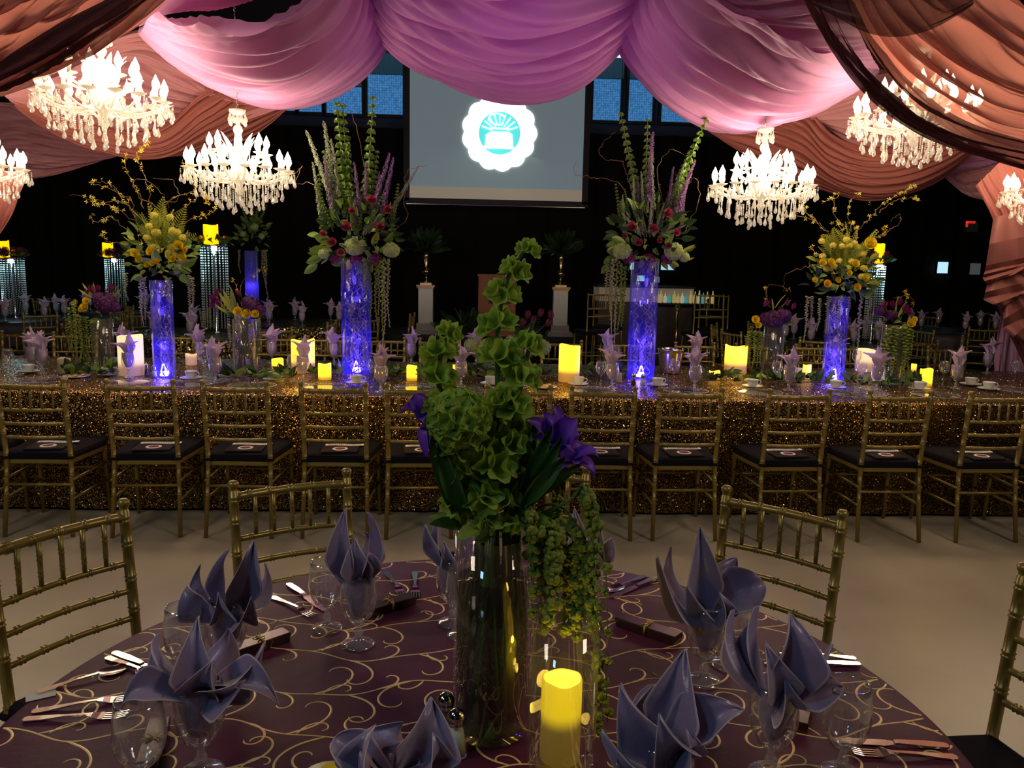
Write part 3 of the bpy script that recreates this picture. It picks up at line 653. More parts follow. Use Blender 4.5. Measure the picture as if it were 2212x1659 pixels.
# ------------------------------------------------------------------ long gold table
LX0, LX1, LY0, LY1 = -4.25, 4.75, 5.045, 6.86
def long_table():
    t = thing('banquet_table', 'very long banquet table under a gold sequin cloth', 'table', ((LX0+LX1)/2, (LY0+LY1)/2, 0))
    W, D = LX1-LX0, LY1-LY0
    b = MB(); b.box((0, 0, .74), (W-.02, D-.02, .03)); ob('tabletop', b.mesh('tabletop', WOOD, False), t)
    lg = cached('tleg', lambda: (lambda b: (b.tube([(0, 0, 0), (0, 0, .725)], .015, 8), b.mesh('leg', CHROME))[1])(MB()))
    for i in range(7):
        for y in (-.7, .7): ob('leg', lg, t, (-W/2+.2+i*(W-.4)/6, y, 0))
long_table()
def long_cloth():
    b = MB(); nu = 420; W = LX1-LX0
    prof = []
    for k in range(10): prof.append((LY0-.004-.016*((9-k)/9)**1.2, .02+.69*k/9, (9-k)/9))
    prof += [(LY0-.004, .735, 0), (LY0+.004, .752, 0), (LY0+.012, .7585, 0)]
    for k in range(1, 12): prof.append((LY0+.012+(LY1-LY0-.024)*k/12, .7588, -1))
    prof += [(LY1-.012, .7585, 0), (LY1-.004, .752, 0), (LY1+.004, .735, 0)]
    for k in range(1, 6): prof.append((LY1+.004+.008*k/5, .735-.7*k/5, k/5))
    n = len(prof)-1
    def fn(u, v):
        y, z, s = prof[int(round(v*n))]; x = LX0+u*W
        f = 0
        if s > 0: f = s*(.008*math.sin(x*5.2+1)+.006*math.sin(x*12.1)+.003*math.sin(x*31))
        if s == -1: z += .0008*math.sin(x*3.1+y*5)
        return Vector((x, y-f if y < 6 else y+f, z))
    b.grid(fn, nu, n); tag(ob('sequin_tablecloth', b.mesh('sequin_tablecloth', SEQ)), 'gold sequin cloth covering the long table down to the floor', 'tablecloth')
long_cloth()
def sequins():
    r = random.Random(5); b = MB()
    def q(c, n, e):
        n = (n+Vector((r.gauss(0, .45), r.gauss(0, .45), r.gauss(0, .45)))).normalized(); Q = dirq(n, r.random()*6)
        b.add([c+Q @ Vector((e*math.cos(a), e*math.sin(a), 0)) for a in (0, PI/2, PI, 3*PI/2)], [(0, 1, 2, 3)])
    for i in range(15000):
        z = r.uniform(.03, .73); x = r.uniform(-4.2, 4.7); s = 1-z/.735
        f = s*(.008*math.sin(x*5.2+1)+.006*math.sin(x*12.1)+.003*math.sin(x*31)); q(Vector((x, LY0-.009-.016*s**1.2-f, z)), Vector((0, -1, .2)), r.uniform(.0022, .0042))
    for i in range(9000): q(Vector((r.uniform(-4.2, 4.7), r.uniform(LY0, LY1), .7605)), Vector((0, -.25, 1)), r.uniform(.002, .0036))
    for i in range(2500): q(Vector((r.uniform(-4.2, 4.7), LY0-.004+r.uniform(0, .012), .755)), Vector((0, -.7, .7)), r.uniform(.002, .0038))
    o = ob('loose_sequins', b.mesh('loose_sequins', mat('bright_gold_sequin', (1, .74, .34), .3, 1), False), bpy.data.objects['sequin_tablecloth']); o['kind'] = 'stuff'
sequins()

# ------------------------------------------------------------------ glassware and crockery
def goblet_mesh():   # foot at 0, rim at .165
    b = MB(); b.k = 1; b.lathe([(.036, .0), (.036, .002), (.030, .005), (.012, .010), (.007, .016), (.0075, .022), (.011, .027), (.0075, .033), (.006, .040), (.0085, .047), (.016, .052)], 28)
    b.k = 0; b.lathe([(.016, .052), (.028, .064), (.037, .083), (.0405, .103), (.0395, .128), (.0365, .150), (.035, .165), (.0338, .165), (.0352, .150), (.038, .128), (.039, .103), (.0355, .084), (.026, .066), (.012, .056), (.0005, .054)], 28)
    return b.mesh('goblet', [FGLASS, THICKG])
def wine_mesh():
    b = MB(); b.lathe([(.034, 0), (.034, .002), (.006, .007), (.0035, .02), (.0035, .085), (.008, .092), (.024, .104), (.036, .125), (.038, .145), (.034, .17), (.030, .19), (.029, .19), (.033, .17), (.0365, .145), (.034, .125), (.022, .106), (.0005, .098)], 20)
    return b.mesh('bowl', GLASS)
def goblet(p, label, group, me='goblet', sc=1):
    fn = goblet_mesh if me == 'goblet' else wine_mesh
    o = ob('water_goblet' if me == 'goblet' else 'wine_glass', cached(me, fn), None, p, (0, 0, rnd.random()), sc)
    return tag(o, label, 'glass', group)
def petal(b, base, tip, w, bow, cup, twist=0, nu=10, nv=6, tipw=.0, curl=0, angular=False, hem=False):
    base = Vector(base); tip = Vector(tip); d = tip-base; L = d.length; dn = d.normalized()
    side = dn.cross(Vector(bow)); side = side.normalized() if side.length > 1e-6 else Vector((1, 0, 0))
    nrm = side.cross(dn).normalized(); bowv = Vector(bow)
    def fn(u, v):
        c = base+d*u+bowv*(4*u*(1-u))+nrm*curl*u**3
        if angular:
            ww = w*min(1, .42+u*1.5)*min(1, (1-u)*1.75+.02)**.92
        else:
            ww = w*((math.sin(PI*min(1, u**.8))**.75)*(1-tipw)+tipw*min(1, u*3))
            if u < .5: ww = max(ww, w*.45)
        t = 2*v-1; a = twist*u
        s = side*math.cos(a)+nrm*math.sin(a); n = nrm*math.cos(a)-side*math.sin(a)
        if angular:
            off = cup*ww*1.1*(abs(t+.25*math.sin(2.5*u+w*300))**1.25-.35)+.13*w*math.sin(5*t+5*u+w*500)*u
            return c+s*(ww*t)+n*off
        return c+s*(ww*t)+n*(cup*w*(t*t-.3)+.10*w*math.sin(3*t+4*u)*u)
    if angular and hem:
        m_ = len(b.f); b.grid(lambda u, v: fn(u, hv(v, nv)), nu, nv)
        for k in range(m_, len(b.f)):
            if (k-m_) % nv in (0, nv-1): b.m[k] = 1
    else: b.grid(fn, nu, nv)
def hv(v, nv):
    j = int(round(v*nv))
    return 0 if j == 0 else 1 if j == nv else .035 if j == 1 else .965 if j == nv-1 else .035+.93*(j-1)/(nv-2)
def stuffed(b, r0=.034, z0=.066, z1=.16, seed=0):
    r = random.Random(seed); ph = r.random()*6
    def fn(u, v):
        q = 2*PI*u; z = z0+(z1-z0)*v
        rr = (.012+(r0-.014)*min(1, (v*1.6))**.6)*(1+.10*math.sin(3*q+ph+2*v)+.07*math.sin(7*q+3*ph))
        return Vector((rr*math.cos(q), rr*math.sin(q), z))
    b.grid(fn, 26, 8)
def napkin_mesh(seed, m, spread=1):
    r = random.Random(seed); b = MB(); stuffed(b, seed=seed)
    k = r.choice((5, 6, 6)); off = r.random()*6
    for i in range(k):
        q = off+2*PI*i/k+r.uniform(-.2, .2); hh = r.uniform(.05, .105); rr = r.uniform(.05, .10)*spread
        petal(b, (.012*math.cos(q), .012*math.sin(q), .145), (rr*math.cos(q), rr*math.sin(q), .165+hh), .040, (-.02*math.cos(q), -.02*math.sin(q), .012), .8, r.uniform(-.5, .5), curl=-.012, angular=True)
    for s in (-1, 1):
        q = off+s*.6; petal(b, (0, 0, .14), (s*.014*math.cos(q), s*.014*math.sin(q), .165+r.uniform(.10, .135)), .038, (.008*math.cos(q+1.6), .008*math.sin(q+1.6), 0), .9, angular=True)
    return b.mesh('folded_napkin', m)
def napkin_set(x, y, label, grp, seed, rz=None, sc=1.08, z=.76, p=None):
    p = p or at(x, y, z)
    goblet(p, 'goblet under '+label, grp+' goblets', sc=sc)
    o = ob('folded_napkin', cached(('nap', seed % 7), lambda: napkin_mesh(seed % 7, NAP_F)), None, p, (0, 0, rz if rz is not None else rnd.uniform(0, 6)), sc)
    tag(o, label, 'napkin', grp)
TZ = .7598
near_n = [(92, 806, 0), (70, 800, 3), (278, 815, 1), (466, 826, 2), (655, 822, 3), (823, 846, 4), (996, 834, 5), (1322, 838, 6), (1500, 842, 0), (1703, 842, 1), (1893, 842, 2), (2064, 838, 3)]
for i, (x, y, s) in enumerate(near_n):
    napkin_set(x, y, 'lavender napkin on the gold table\'s near side, %s from the left' % ORD[i], 'lavender napkins along the near side of the gold table', s, z=TZ)
far_n = [(268, 782, 2), (432, 785, 4), (588, 784, 5), (722, 788, 6), (888, 786, 1), (1028, 786, 0), (1140, 789, 4), (1310, 791, 3), (1500, 794, 2), (1806, 797, 5), (2132, 806, 6)]
for i, (x, y, s) in enumerate(far_n):
    napkin_set(x, y, 'lavender napkin on the gold table\'s far side, %s from the left' % ORD[i], 'lavender napkins along the far side of the gold table', s, z=TZ)
wines = [(20, 812), (440, 815), (632, 824), (807, 836), (1297, 838), (1455, 832), (1676, 836), (1858, 838), (2036, 834), (1848, 806), (1100, 800), (2190, 832), (955, 800), (300, 800), (1330, 796)]
for i, (x, y) in enumerate(sorted(wines)):
    goblet(at(x, y, TZ), 'empty wine glass on the gold table, %s from the left' % ORD[i], 'empty wine glasses on the gold table', 'wine')
def cup(x, y, label, z=TZ):
    def cm():
        b = MB(); b.lathe([(.020, .0), (.022, .004), (.030, .012), (.037, .028), (.041, .050), (.0425, .056), (.040, .056), (.035, .028), (.026, .010), (.0005, .008)], 24); return b.mesh('cup', CHINA)
    def hm():
        b = MB(); b.tube([(.036+.0, 0, .046), (.055, 0, .050), (.064, 0, .038), (.056, 0, .024), (.036, 0, .018)], [.004, .0035, .0035, .0035, .004], 7); return b.mesh('handle', CHINA)
    def sm():
        b = MB(); b.lathe([(.0005, .004), (.026, .004), (.030, .003), (.062, .010), (.074, .016), (.075, .018), (.072, .018), (.045, .009), (.028, .006), (.0005, .0055)], 28); return b.mesh('saucer', CHINA)
    p = at(x, y, z)
    s = ob('saucer', cached('saucer', sm), None, p); tag(s, label.replace('white coffee cup', 'white saucer'), 'saucer', 'white saucers on the gold table')
    t = thing('coffee_cup', label, 'cup', p+Vector((0, 0, .006)), rnd.uniform(-.3, .3), 'white coffee cups on the gold table')
    ob('bowl', cached('cup', cm), t); ob('handle', cached('cuph', hm), t)
for i, (x, y) in enumerate(sorted([(62, 806), (234, 812), (413, 820), (592, 822), (770, 830), (1249, 833), (1420, 835), (1625, 838), (1805, 840), (1986, 843), (2096, 833), (2135, 843), (1728, 812), (2240, 812), (1060, 832)])):
    cup(x, y, 'white coffee cup on the gold table, %s from the left' % ORD[i])
def charger(x, y, label):
    def m():
        b = MB(); b.lathe([(.0005, .006), (.10, .006), (.13, .010), (.150, .016), (.152, .018), (.13, .013), (.10, .009), (.0005, .009)], 40); return b.mesh('plate', GLASS)
    def rim():
        b = MB()
        for i in range(90): q = 2*PI*i/90; b.ball((.152*math.cos(q), .152*math.sin(q), .018), .004, 5, 3)
        return b.mesh('beaded_rim', mat('silver_beads', (.6, .5, .4), .2, .9))
    t = thing('charger_plate', label, 'plate', at(x, y, TZ), 0, 'glass charger plates along the near side of the gold table'); ob('plate', cached('chg', m), t); ob('beaded_rim', cached('chgr', rim), t)
for i, (x, y) in enumerate([(90, 826), (275, 830), (410, 834), (545, 838), (700, 840), (900, 842), (1095, 838), (1280, 848), (1480, 849), (1640, 852), (1840, 856), (2020, 858), (2190, 846)]):
    charger(x, y, 'clear beaded charger plate at the near table edge, %s from the left' % ORD[i])
def shaker(p, label, fill, sc=1):
    t = thing('shaker', label, 'shaker', p, 0, 'salt and pepper shakers'); t.scale = (sc,)*3
    def g():
        b = MB(); b.lathe([(.0005, .001), (.021, .001), (.021, .004), (.0175, .03), (.0145, .055), (.0135, .062)], 12); return b.mesh('jar', GLASS)
    def f(mm):
        b = MB(); b.lathe([(.0005, .003), (.018, .003), (.0158, .03), (.0135, .048), (.0005, .050)], 12); return b.mesh('filling', mm)
    def c():
        b = MB(); b.lathe([(.0148, .060), (.0155, .064), (.0145, .067), (.0165, .070), (.0165, .078), (.012, .086), (.005, .090), (.0005, .091)], 18); return b.mesh('cap', CHROME)
    ob('jar', cached('shj', g), t); ob('filling', cached(('shf', fill.name), lambda: f(fill)), t); ob('cap', cached('shc', c), t)
for x, y, f_, l in ((318, 812, PEPPER, 'pepper shaker left of the salt, beside the tall vase at left'), (334, 816, SALT, 'white salt shaker beside the tall vase at left'), (1368, 833, PEPPER, 'pepper shaker before the tall vase at right'), (1388, 835, SALT, 'white salt shaker before the tall vase at right')):
    shaker(at(x, y, TZ), l, f_)

# ------------------------------------------------------------------ candles
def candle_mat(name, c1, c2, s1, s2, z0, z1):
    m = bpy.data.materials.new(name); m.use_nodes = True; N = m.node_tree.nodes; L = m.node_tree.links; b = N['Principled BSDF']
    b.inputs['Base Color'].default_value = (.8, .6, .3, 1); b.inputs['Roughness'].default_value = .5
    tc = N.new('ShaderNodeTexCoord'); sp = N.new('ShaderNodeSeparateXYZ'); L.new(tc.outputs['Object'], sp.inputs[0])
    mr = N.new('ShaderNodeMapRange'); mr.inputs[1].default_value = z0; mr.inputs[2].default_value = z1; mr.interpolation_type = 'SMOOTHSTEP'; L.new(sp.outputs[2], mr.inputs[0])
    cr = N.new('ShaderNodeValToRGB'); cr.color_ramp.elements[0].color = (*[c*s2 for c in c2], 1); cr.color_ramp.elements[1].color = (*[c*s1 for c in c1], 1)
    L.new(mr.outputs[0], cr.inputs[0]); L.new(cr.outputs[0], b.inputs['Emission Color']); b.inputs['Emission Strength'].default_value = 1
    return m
CBIG = candle_mat('wax_pillar_glow', (1, .62, .0), (.75, .26, .0), 1.7, .38, .055, .105)
CSML = candle_mat('wax_votive_glow', (1, .62, .0), (.8, .38, .0), 1.5, .6, .01, .035)
COFF = mat('unlit_ivory_wax', (.62, .50, .34), .5, trans=.2)
CBRT = candle_mat('wax_violet_lit', (1, .68, .36), (.6, .30, .22), 1.0, .40, .05, .11)
def candle_mesh(r, h, m, seed=0):
    rr = random.Random(seed); a = rr.random()*6
    b = MB()
    def fn(u, v):
        P = [(0.0005, 0), (r*.96, 0), (r, .004), (r, h*.3), (r, h*.6), (r, h-.004), (r*.97, h), (r*.88, h-.002), (r*.84, h-.012), (.0005, h-.016)]
        p = P[int(round(v*9))]; q = 2*PI*u; z = p[1]
        if z > h*.8: z += r*.10*math.sin(2*q+a)+r*.05*math.sin(3*q)
        return Vector((p[0]*math.cos(q), p[0]*math.sin(q), z))
    b.grid(fn, 28, 9); return b.mesh('candle', m)
def candle(x, y, wpx, hpx, label, m, grp, z=TZ, p=None):
    p = p or at(x, y, z); d = (p-Vector((0, 0, CAMH))).dot(_f); r = wpx*d/FPX/2; h = hpx*d/FPX*.985
    p = p+Vector((0, r*.6, 0))
    b_ = candle_mesh(r, h, m, int(x))
    t = thing('pillar_candle', label, 'candle', p, 0, grp); ob('wax', b_, t)
    b = MB(); b.tube([(0, 0, h-.017), (.001, 0, h-.008), (.002, 0, h-.004)], .0015, 5); ob('wick', b.mesh('wick', BLK), t)
    return p, r, h
GP = 'flameless candles on the gold table'
for x, y, w_, h_, m, l in ((278, 812, 52, 87, CBRT, 'tall pinkish pillar candle behind a napkin at the far left'), (652, 806, 50, 71, CBIG, 'tall glowing yellow pillar candle left of the blue lit vase'),
        (1230, 826, 46, 80, CBIG, 'tall glowing yellow pillar candle right of the green flowers'), (1592, 808, 48, 60, CBIG, 'broad glowing yellow pillar candle left of the plum flowers at right'),
        (1873, 803, 40, 48, CBRT, 'violet white lit pillar candle beside the right yellow arrangement')):
    p, r, h = candle(x, y, w_, h_, l, m, GP)
for x, y, w_, h_, m, l in ((136, 808, 27, 34, COFF, 'unlit ivory candle at the far left'), (411, 789, 24, 24, CBRT, 'small pale violet candle right of the left blue vase'), (598, 797, 25, 22, CSML, 'small glowing candle behind leaves left of the tall candle'),
        (700, 821, 28, 35, CSML, 'short glowing candle just right of the tall candle'), (889, 823, 23, 33, CSML, 'short glowing candle left of the green bells'), (1152, 830, 14, 26, CSML, 'narrow glowing candle right of the green bells'),
        (1545, 820, 24, 18, CSML, 'low glowing candle left of the broad pillar'), (1744, 818, 18, 30, CSML, 'small glowing candle left of the right blue vase'), (2003, 835, 26, 38, CSML, 'square glowing candle at right near the amaranth'),
        (1975, 803, 11, 17, CSML, 'tiny glowing candle behind the amaranth'), (975, 808, 22, 20, CSML, 'dim candle behind the green bells'), (1338, 826, 10, 20, COFF, 'slim ivory candle behind a napkin left of the right vase')):
    candle(x, y, w_, h_, l, m, GP)
for x, y in ((652, 780), (1230, 790), (1592, 780), (700, 810), (2003, 820), (889, 812)):
    p = at(x, y+20, .85); lamp('POINT', 'candle_light', (p.x, p.y-.16, .86), .95, (1, .62, .12), .04)
lamp('POINT', 'candle_light', at(1873, 803, .85)-Vector((0, .2, 0)), .4, (1, .7, .9), .04)
lamp('POINT', 'candle_light', at(278, 812, .85)-Vector((0, .2, 0)), .4, (1, .7, .7), .04)

# bucket and biscuits
def bucket():
    p = at(1447, 806, TZ); t = thing('champagne_bucket', 'steel champagne bucket right of the right blue vase', 'bucket', p)
    b = MB(); b.lathe([(.0005, .002), (.075, .002), (.08, .01), (.088, .08), (.098, .16), (.101, .185), (.107, .19), (.107, .198), (.098, .198), (.095, .185), (.085, .08), (.077, .012), (.0005, .010)], 40, wob=lambda q, i: 1+.012*math.cos(30*q)*(3 <= i <= 4)); ob('bowl', b.mesh('bowl', STEEL), t)
    for s in (-1, 1):
        b = MB(); b.tube([(s*(.10+.02*math.sin(a)), .03*math.cos(a), .165-.012*abs(math.sin(a))) for a in [PI*k/8 for k in range(9)]], .004, 6); ob('handle', b.mesh('handle', STEEL), t)
bucket()
def biscuits(x, y, lab):
    p = at(x, y, TZ); t = thing('biscuit_plate', lab, 'plate', p); b = MB(); b.lathe([(.0005, .003), (.06, .003), (.088, .012), (.085, .014), (.05, .006), (.0005, .005)], 28); ob('plate', b.mesh('plate', CHINA), t)
    m = mat('biscuit', (.75, .50, .16), .7)
    for i in range(9):
        b = MB(); q = i*.7; b.lathe([(.0005, 0), (.016, 0), (.018, .004), (.014, .008), (.0005, .009)], 10); ob('biscuit', b.mesh('biscuit', m), t, (.045*math.cos(q)*(i > 0), .045*math.sin(q)*(i > 0), .008+.006*(i % 2)), (rnd.uniform(-.3, .3), rnd.uniform(-.3, .3), 0))
biscuits(165, 815, 'plate of yellow biscuits at the left on the gold table'); biscuits(1176, 838, 'plate of biscuits right of the green bells on the gold table')

# ------------------------------------------------------------------ flowers: shared meshes
def leaf_mesh(L=.08, W=.018, m=None, droop=.3, nm='leaf', nu=6, nv=4):
    def fn(u, v):
        w_ = W*math.sin(PI*min(1, u**.85))**.8; t = 2*v-1
        a = droop*u*1.6; z = L*(math.sin(a)/max(droop*1.6, .01)); x = L*(1-math.cos(a))/max(droop*1.6, .01)
        return Vector((x-abs(t)*w_*.45, t*w_, z))
    b = MB(); b.grid(fn, nu, nv); return b.mesh(nm, m or LEAFG)
def rose_mesh(m, R=.03):
    b = MB(); r = random.Random(3)
    for ring, (n, rr, zz, ln) in enumerate(((2, .10, .9, .5), (3, .28, .85, .6), (4, .5, .7, .75), (5, .8, .5, .9))):
        for i in range(n):
            q = 2*PI*i/n+ring*.7
            def fn(u, v):
                a = q+(v-.5)*2.2*PI/n*1.25; ro = R*(rr*.35+rr*.75*math.sin(u*PI*.55)); z = R*(-.5+1.35*u*zz+.15*math.cos((v-.5)*3))
                ro += R*.12*max(0, u-.8)*5*ring/3
                return Vector((ro*math.cos(a), ro*math.sin(a), z))
            b.grid(fn, 5, 5)
    return b.mesh('rose', m)
def floret_ball(R, n, fs, m, nm='hydrangea', seed=1, flat=.85, petals=4):
    b = MB(); r = random.Random(seed)
    b.ball((0, 0, 0), R*.82, 12, 8, (1, 1, flat))
    for i in range(n):
        z = 1-1.75*(i+.5)/n; q = i*2.39996; s = math.sqrt(max(0, 1-z*z))
        d = Vector((s*math.cos(q), s*math.sin(q), z*flat)); c = d*R*r.uniform(.93, 1.06)
        Q = dirq(d+Vector((r.uniform(-.3, .3), r.uniform(-.3, .3), r.uniform(-.3, .3))), r.random()*6)
        for k in range(petals):
            a = 2*PI*k/petals; e = fs*r.uniform(.85, 1.2)
            P = [Vector((0, 0, 0)), Vector((math.cos(a-.55)*e*.8, math.sin(a-.55)*e*.8, e*.12)), Vector((math.cos(a)*e*1.1, math.sin(a)*e*1.1, e*.28)), Vector((math.cos(a+.55)*e*.8, math.sin(a+.55)*e*.8, e*.12))]
            b.add([c+Q @ p for p in P], [(0, 1, 2, 3)])
    return b.mesh(nm, m, False)
def cup_into(b, M, R=.024, D=.03, n=12, lobes=5, ph=0, wav=.16):
    V = []; prof = [(.12, 0), (.42, .25), (.72, .6), (.92, .9), (1.12, 1.02)]
    for i, (r_, z) in enumerate(prof):
        for j in range(n):
            q = 2*PI*j/n; w_ = 1+wav*(i/4)**2*math.cos(lobes*q+ph); zz = z*D+(.12*D*math.sin(lobes*q+ph+1)*(i/4)**2)
            V.append(M @ Vector((R*r_*w_*math.cos(q), R*r_*w_*math.sin(q), zz)))
    F = [(i*n+j, i*n+(j+1) % n, (i+1)*n+(j+1) % n, (i+1)*n+j) for i in range(4) for j in range(n)]+[tuple(range(n-1, -1, -1))]
    b.add(V, F)
def whorl_mesh(seed, R=.024, n=6, seg=20):
    r = random.Random(seed); b = MB()
    for i in range(n):
        q = 2*PI*i/n+r.uniform(-.2, .2); el = r.uniform(.15, .75)
        d = Vector((math.cos(q)*math.cos(el), math.sin(q)*math.cos(el), math.sin(el)))
        cup_into(b, Matrix.Translation(d*.006) @ dirq(d, r.random()*6).to_matrix().to_4x4(), R*r.uniform(.85, 1.15), R*1.25, seg, 5, r.random()*6)
    return b.mesh('bell_whorl', BELL)
def bells_far():   # length 1, points up z
    b = MB(); b.tube([(0, 0, 0), (.01, 0, .5), (0, 0, 1)], [.012, .009, .004], 5); r = random.Random(5)
    for k in range(13):
        z = .12+.88*k/12; R = .038*(1-.55*k/12)
        for i in range(5):
            q = 2*PI*i/5+k; el = .5; d = Vector((math.cos(q)*math.cos(el), math.sin(q)*math.cos(el), math.sin(el)))
            cup_into(b, Matrix.Translation(Vector((0, 0, z))+d*.012) @ dirq(d).to_matrix().to_4x4(), R, R*1.1, 6, 3, r.random()*6, .12)
    return b.mesh('bells_of_ireland_stem', LEAFG)
def spike_far(m, nm, n=120, R=.05):
    b = MB(); b.k = 0; b.tube([(0, 0, 0), (.01, 0, .5), (0, 0, 1)], [.008, .006, .003], 4); r = random.Random(6)
    for i in range(n):
        z = .15+.85*(i/n); rad = R*(1.25-.9*i/n)*r.uniform(.3, 1.25); q = i*2.4+r.uniform(-.5, .5)
        c = Vector((rad*math.cos(q), rad*math.sin(q), z)); Q = dirq((math.cos(q), math.sin(q), .4), r.random()*6); e = .026*(1.25-.7*i/n)*r.uniform(.7, 1.2)
        for k in range(4):
            a = PI/2*k; b.add([c+Q @ Vector(p) for p in ((0, 0, 0), (math.cos(a-.5)*e, math.sin(a-.5)*e, .006), (math.cos(a)*e*1.3, math.sin(a)*e*1.3, .012), (math.cos(a+.5)*e, math.sin(a+.5)*e, .006))], [(0, 1, 2, 3)])
    return b.mesh(nm, m, False)
def fern_mesh(m, nm='fern_frond'):
    b = MB(); b.tube([(0, 0, 0), (.06, 0, .5), (.25, 0, .95)], [.008, .006, .002], 4)
    for i in range(16):
        u = .12+.86*i/15; c = Vector((.25*u*u, 0, u*.97)); l = .20*math.sin(PI*min(1, .12+u*.86))+.02
        for s in (-1, 1):
            d = Vector((.1, s*.85, .55)).normalized()*l; n_ = Vector((0, -.03*s, .055))
            b.add([c, c+d*.4+n_*.4, c+d, c+d*.45-n_*.3+Vector((.01, 0, 0))], [(0, 1, 2, 3)])
    return b.mesh(nm, m, False)
def rope_mesh(m, L=1., r0=.03, n=46, nm='amaranth_tassel', seed=0):   # hangs down from 0
    b = MB(); r = random.Random(seed); P = [(.02*math.sin(i*.9)*(i/9), .015*math.cos(i*.7)*(i/9), -L*i/9) for i in range(10)]
    b.tube(P, .006, 4)
    for i in range(n):
        u = (i+.5)/n; c = crom([Vector(p) for p in P], u); rr = r0*(1-.6*u)*r.uniform(.6, 1.15); q = i*2.4
        b.ball((c[0]+rr*.7*math.cos(q), c[1]+rr*.7*math.sin(q), c[2]), rr*.75, 5, 3)
    return b.mesh(nm, m)
def protea_mesh(m):
    b = MB(); petal(b, (0, 0, 0), (.012, 0, .11), .010, (.004, 0, 0), .3, nu=6, nv=2); return b.mesh('blade_leaf', m)
def tulip_mesh(m):
    b = MB()
    for i in range(6):
        q = i*PI/3; petal(b, (.003*math.cos(q), .003*math.sin(q), 0), (.008*math.cos(q), .008*math.sin(q), .06), .011, (.009*math.cos(q), .009*math.sin(q), 0), .5, nu=6, nv=3)
    return b.mesh('tulip', m)
def blossom_into(b, c, r, e):
    Q = dirq((r.uniform(-1, 1), r.uniform(-1, 1), r.uniform(-1, 1)), r.random()*6)
    for k in range(4):
        a = PI/2*k; b.add([c+Q @ Vector(p) for p in ((0, 0, 0), (math.cos(a-.35)*e*.7, math.sin(a-.35)*e*.7, e*.3), (math.cos(a)*e*1.3, math.sin(a)*e*1.3, e*.5), (math.cos(a+.35)*e*.7, math.sin(a+.35)*e*.7, e*.3))], [(0, 1, 2, 3)])
LF = lambda: cached('leafG', lambda: leaf_mesh(m=LEAFG)); LD = lambda: cached('leafD', lambda: leaf_mesh(m=LEAFD)); LY = lambda: cached('leafY', lambda: leaf_mesh(m=LEAFY))

class Arr:
    def __init__(s, name, label, cat, x, y, Y, group=None, p=None):
        s.Y = Y; s.o = Vector(p) if p is not None else atY(x, y, Y); s.t = thing(name, label, cat, s.o, 0, group); s.r = random.Random(int(x*7+y))
        s.k = (s.o-Vector((0, 0, CAMH))).dot(_f)/FPX    # metres per photo pixel here
    def w(s, x, y, d=0): return atY(x, y, s.Y+d)-s.o
    def put(s, name, me, x, y, d=0, dr=(0, -.3, 1), sc=1., roll=None):
        return ob(name, me, s.t, s.w(x, y, d), dirq(dr, s.r.random()*6 if roll is None else roll), sc)
    def spike(s, name, me, x0, y0, x1, y1, d0=0, d1=0, wsc=1):
        a = s.w(x0, y0, d0); b_ = s.w(x1, y1, d1); L = (b_-a).length
        return ob(name, me, s.t, a, dirq(b_-a, s.r.random()*6), (L*wsc, L*wsc, L))
    def twig(s, P, th=.0035, jit=6, bloss=0, bm=None, d=0, e=.012):
        r = s.r; Q = []
        n = len(P)*5
        for i in range(n+1):
            c = crom([Vector((p[0], p[1], 0)) for p in P], i/n); f = 1 if 0 < i < n else 0
            Q.append(s.w(c[0]+r.uniform(-jit, jit)*.45*f, c[1]+r.uniform(-jit, jit)*.45*f, d+.05*math.sin(i*.8)*f))
        b = MB(); b.tube(Q, [th*(1-.75*i/n) for i in range(n+1)], 5); o = ob('willow_twig', b.mesh('willow_twig', TWIG), s.t)
        if bloss:
            b = MB()
            for k in range(bloss):
                u = 1-(r.random()**1.3)*.75; c = Vector(crom(Q, u))+Vector((r.uniform(-1, 1), r.uniform(-1, 1), r.uniform(-1, 1)))*.014; blossom_into(b, c, r, e)
            f = ob('blossoms', b.mesh('blossoms', bm or PALEY, False), o); f['kind'] = 'stuff'
    def leaves(s, n, cx, cy, rx, ry, meshes, sc=(.8, 1.3), low=-1, dep=1):
        for i in range(n):
            q = s.r.uniform(0, 2*PI); z = s.r.uniform(low, 1); h = math.sqrt(max(0, 1-z*z)); f = s.r.uniform(.55, 1)
            dx, dy = h*math.cos(q), h*math.sin(q)*dep
            p = s.w(cx+rx*dx*f, cy-ry*z*f, ry*s.k*dy*1.1*f)
            ob('leaf', s.r.choice(meshes), s.t, p, dirq((dx+s.r.uniform(-.4, .4), dy-.25, z*.6+s.r.uniform(-.2, .5)), s.r.random()*6), s.r.uniform(*sc))
ROSEP = lambda: cached('rosep', lambda: rose_mesh(PINKR)); ROSEY = lambda: cached('rosey', lambda: rose_mesh(YEL)); ROSEO = lambda: cached('roseo', lambda: rose_mesh(ORNG))
HYC = lambda: cached('hyc', lambda: floret_ball(.075, 150, .016, CREAM)); HYP = lambda: cached('hyp', lambda: floret_ball(.075, 130, .019, PURH))
BF = lambda: cached('bf', bells_far); DP = lambda: cached('dp', lambda: spike_far(DELPH, 'delphinium')); DG = lambda: cached('dg', lambda: spike_far(DELPG, 'larkspur'))
AF = lambda: cached('af', lambda: rope_mesh(AMARF)); AG = lambda: cached('ag', lambda: rope_mesh(AMAR)); FY = lambda: cached('fy', lambda: fern_mesh(LEAFY)); FD = lambda: cached('fd', lambda: fern_mesh(LEAFD))
TU = lambda: cached('tu', lambda: tulip_mesh(MAGP)); PRO = lambda: cached('pro', lambda: protea_mesh(LEAFY))

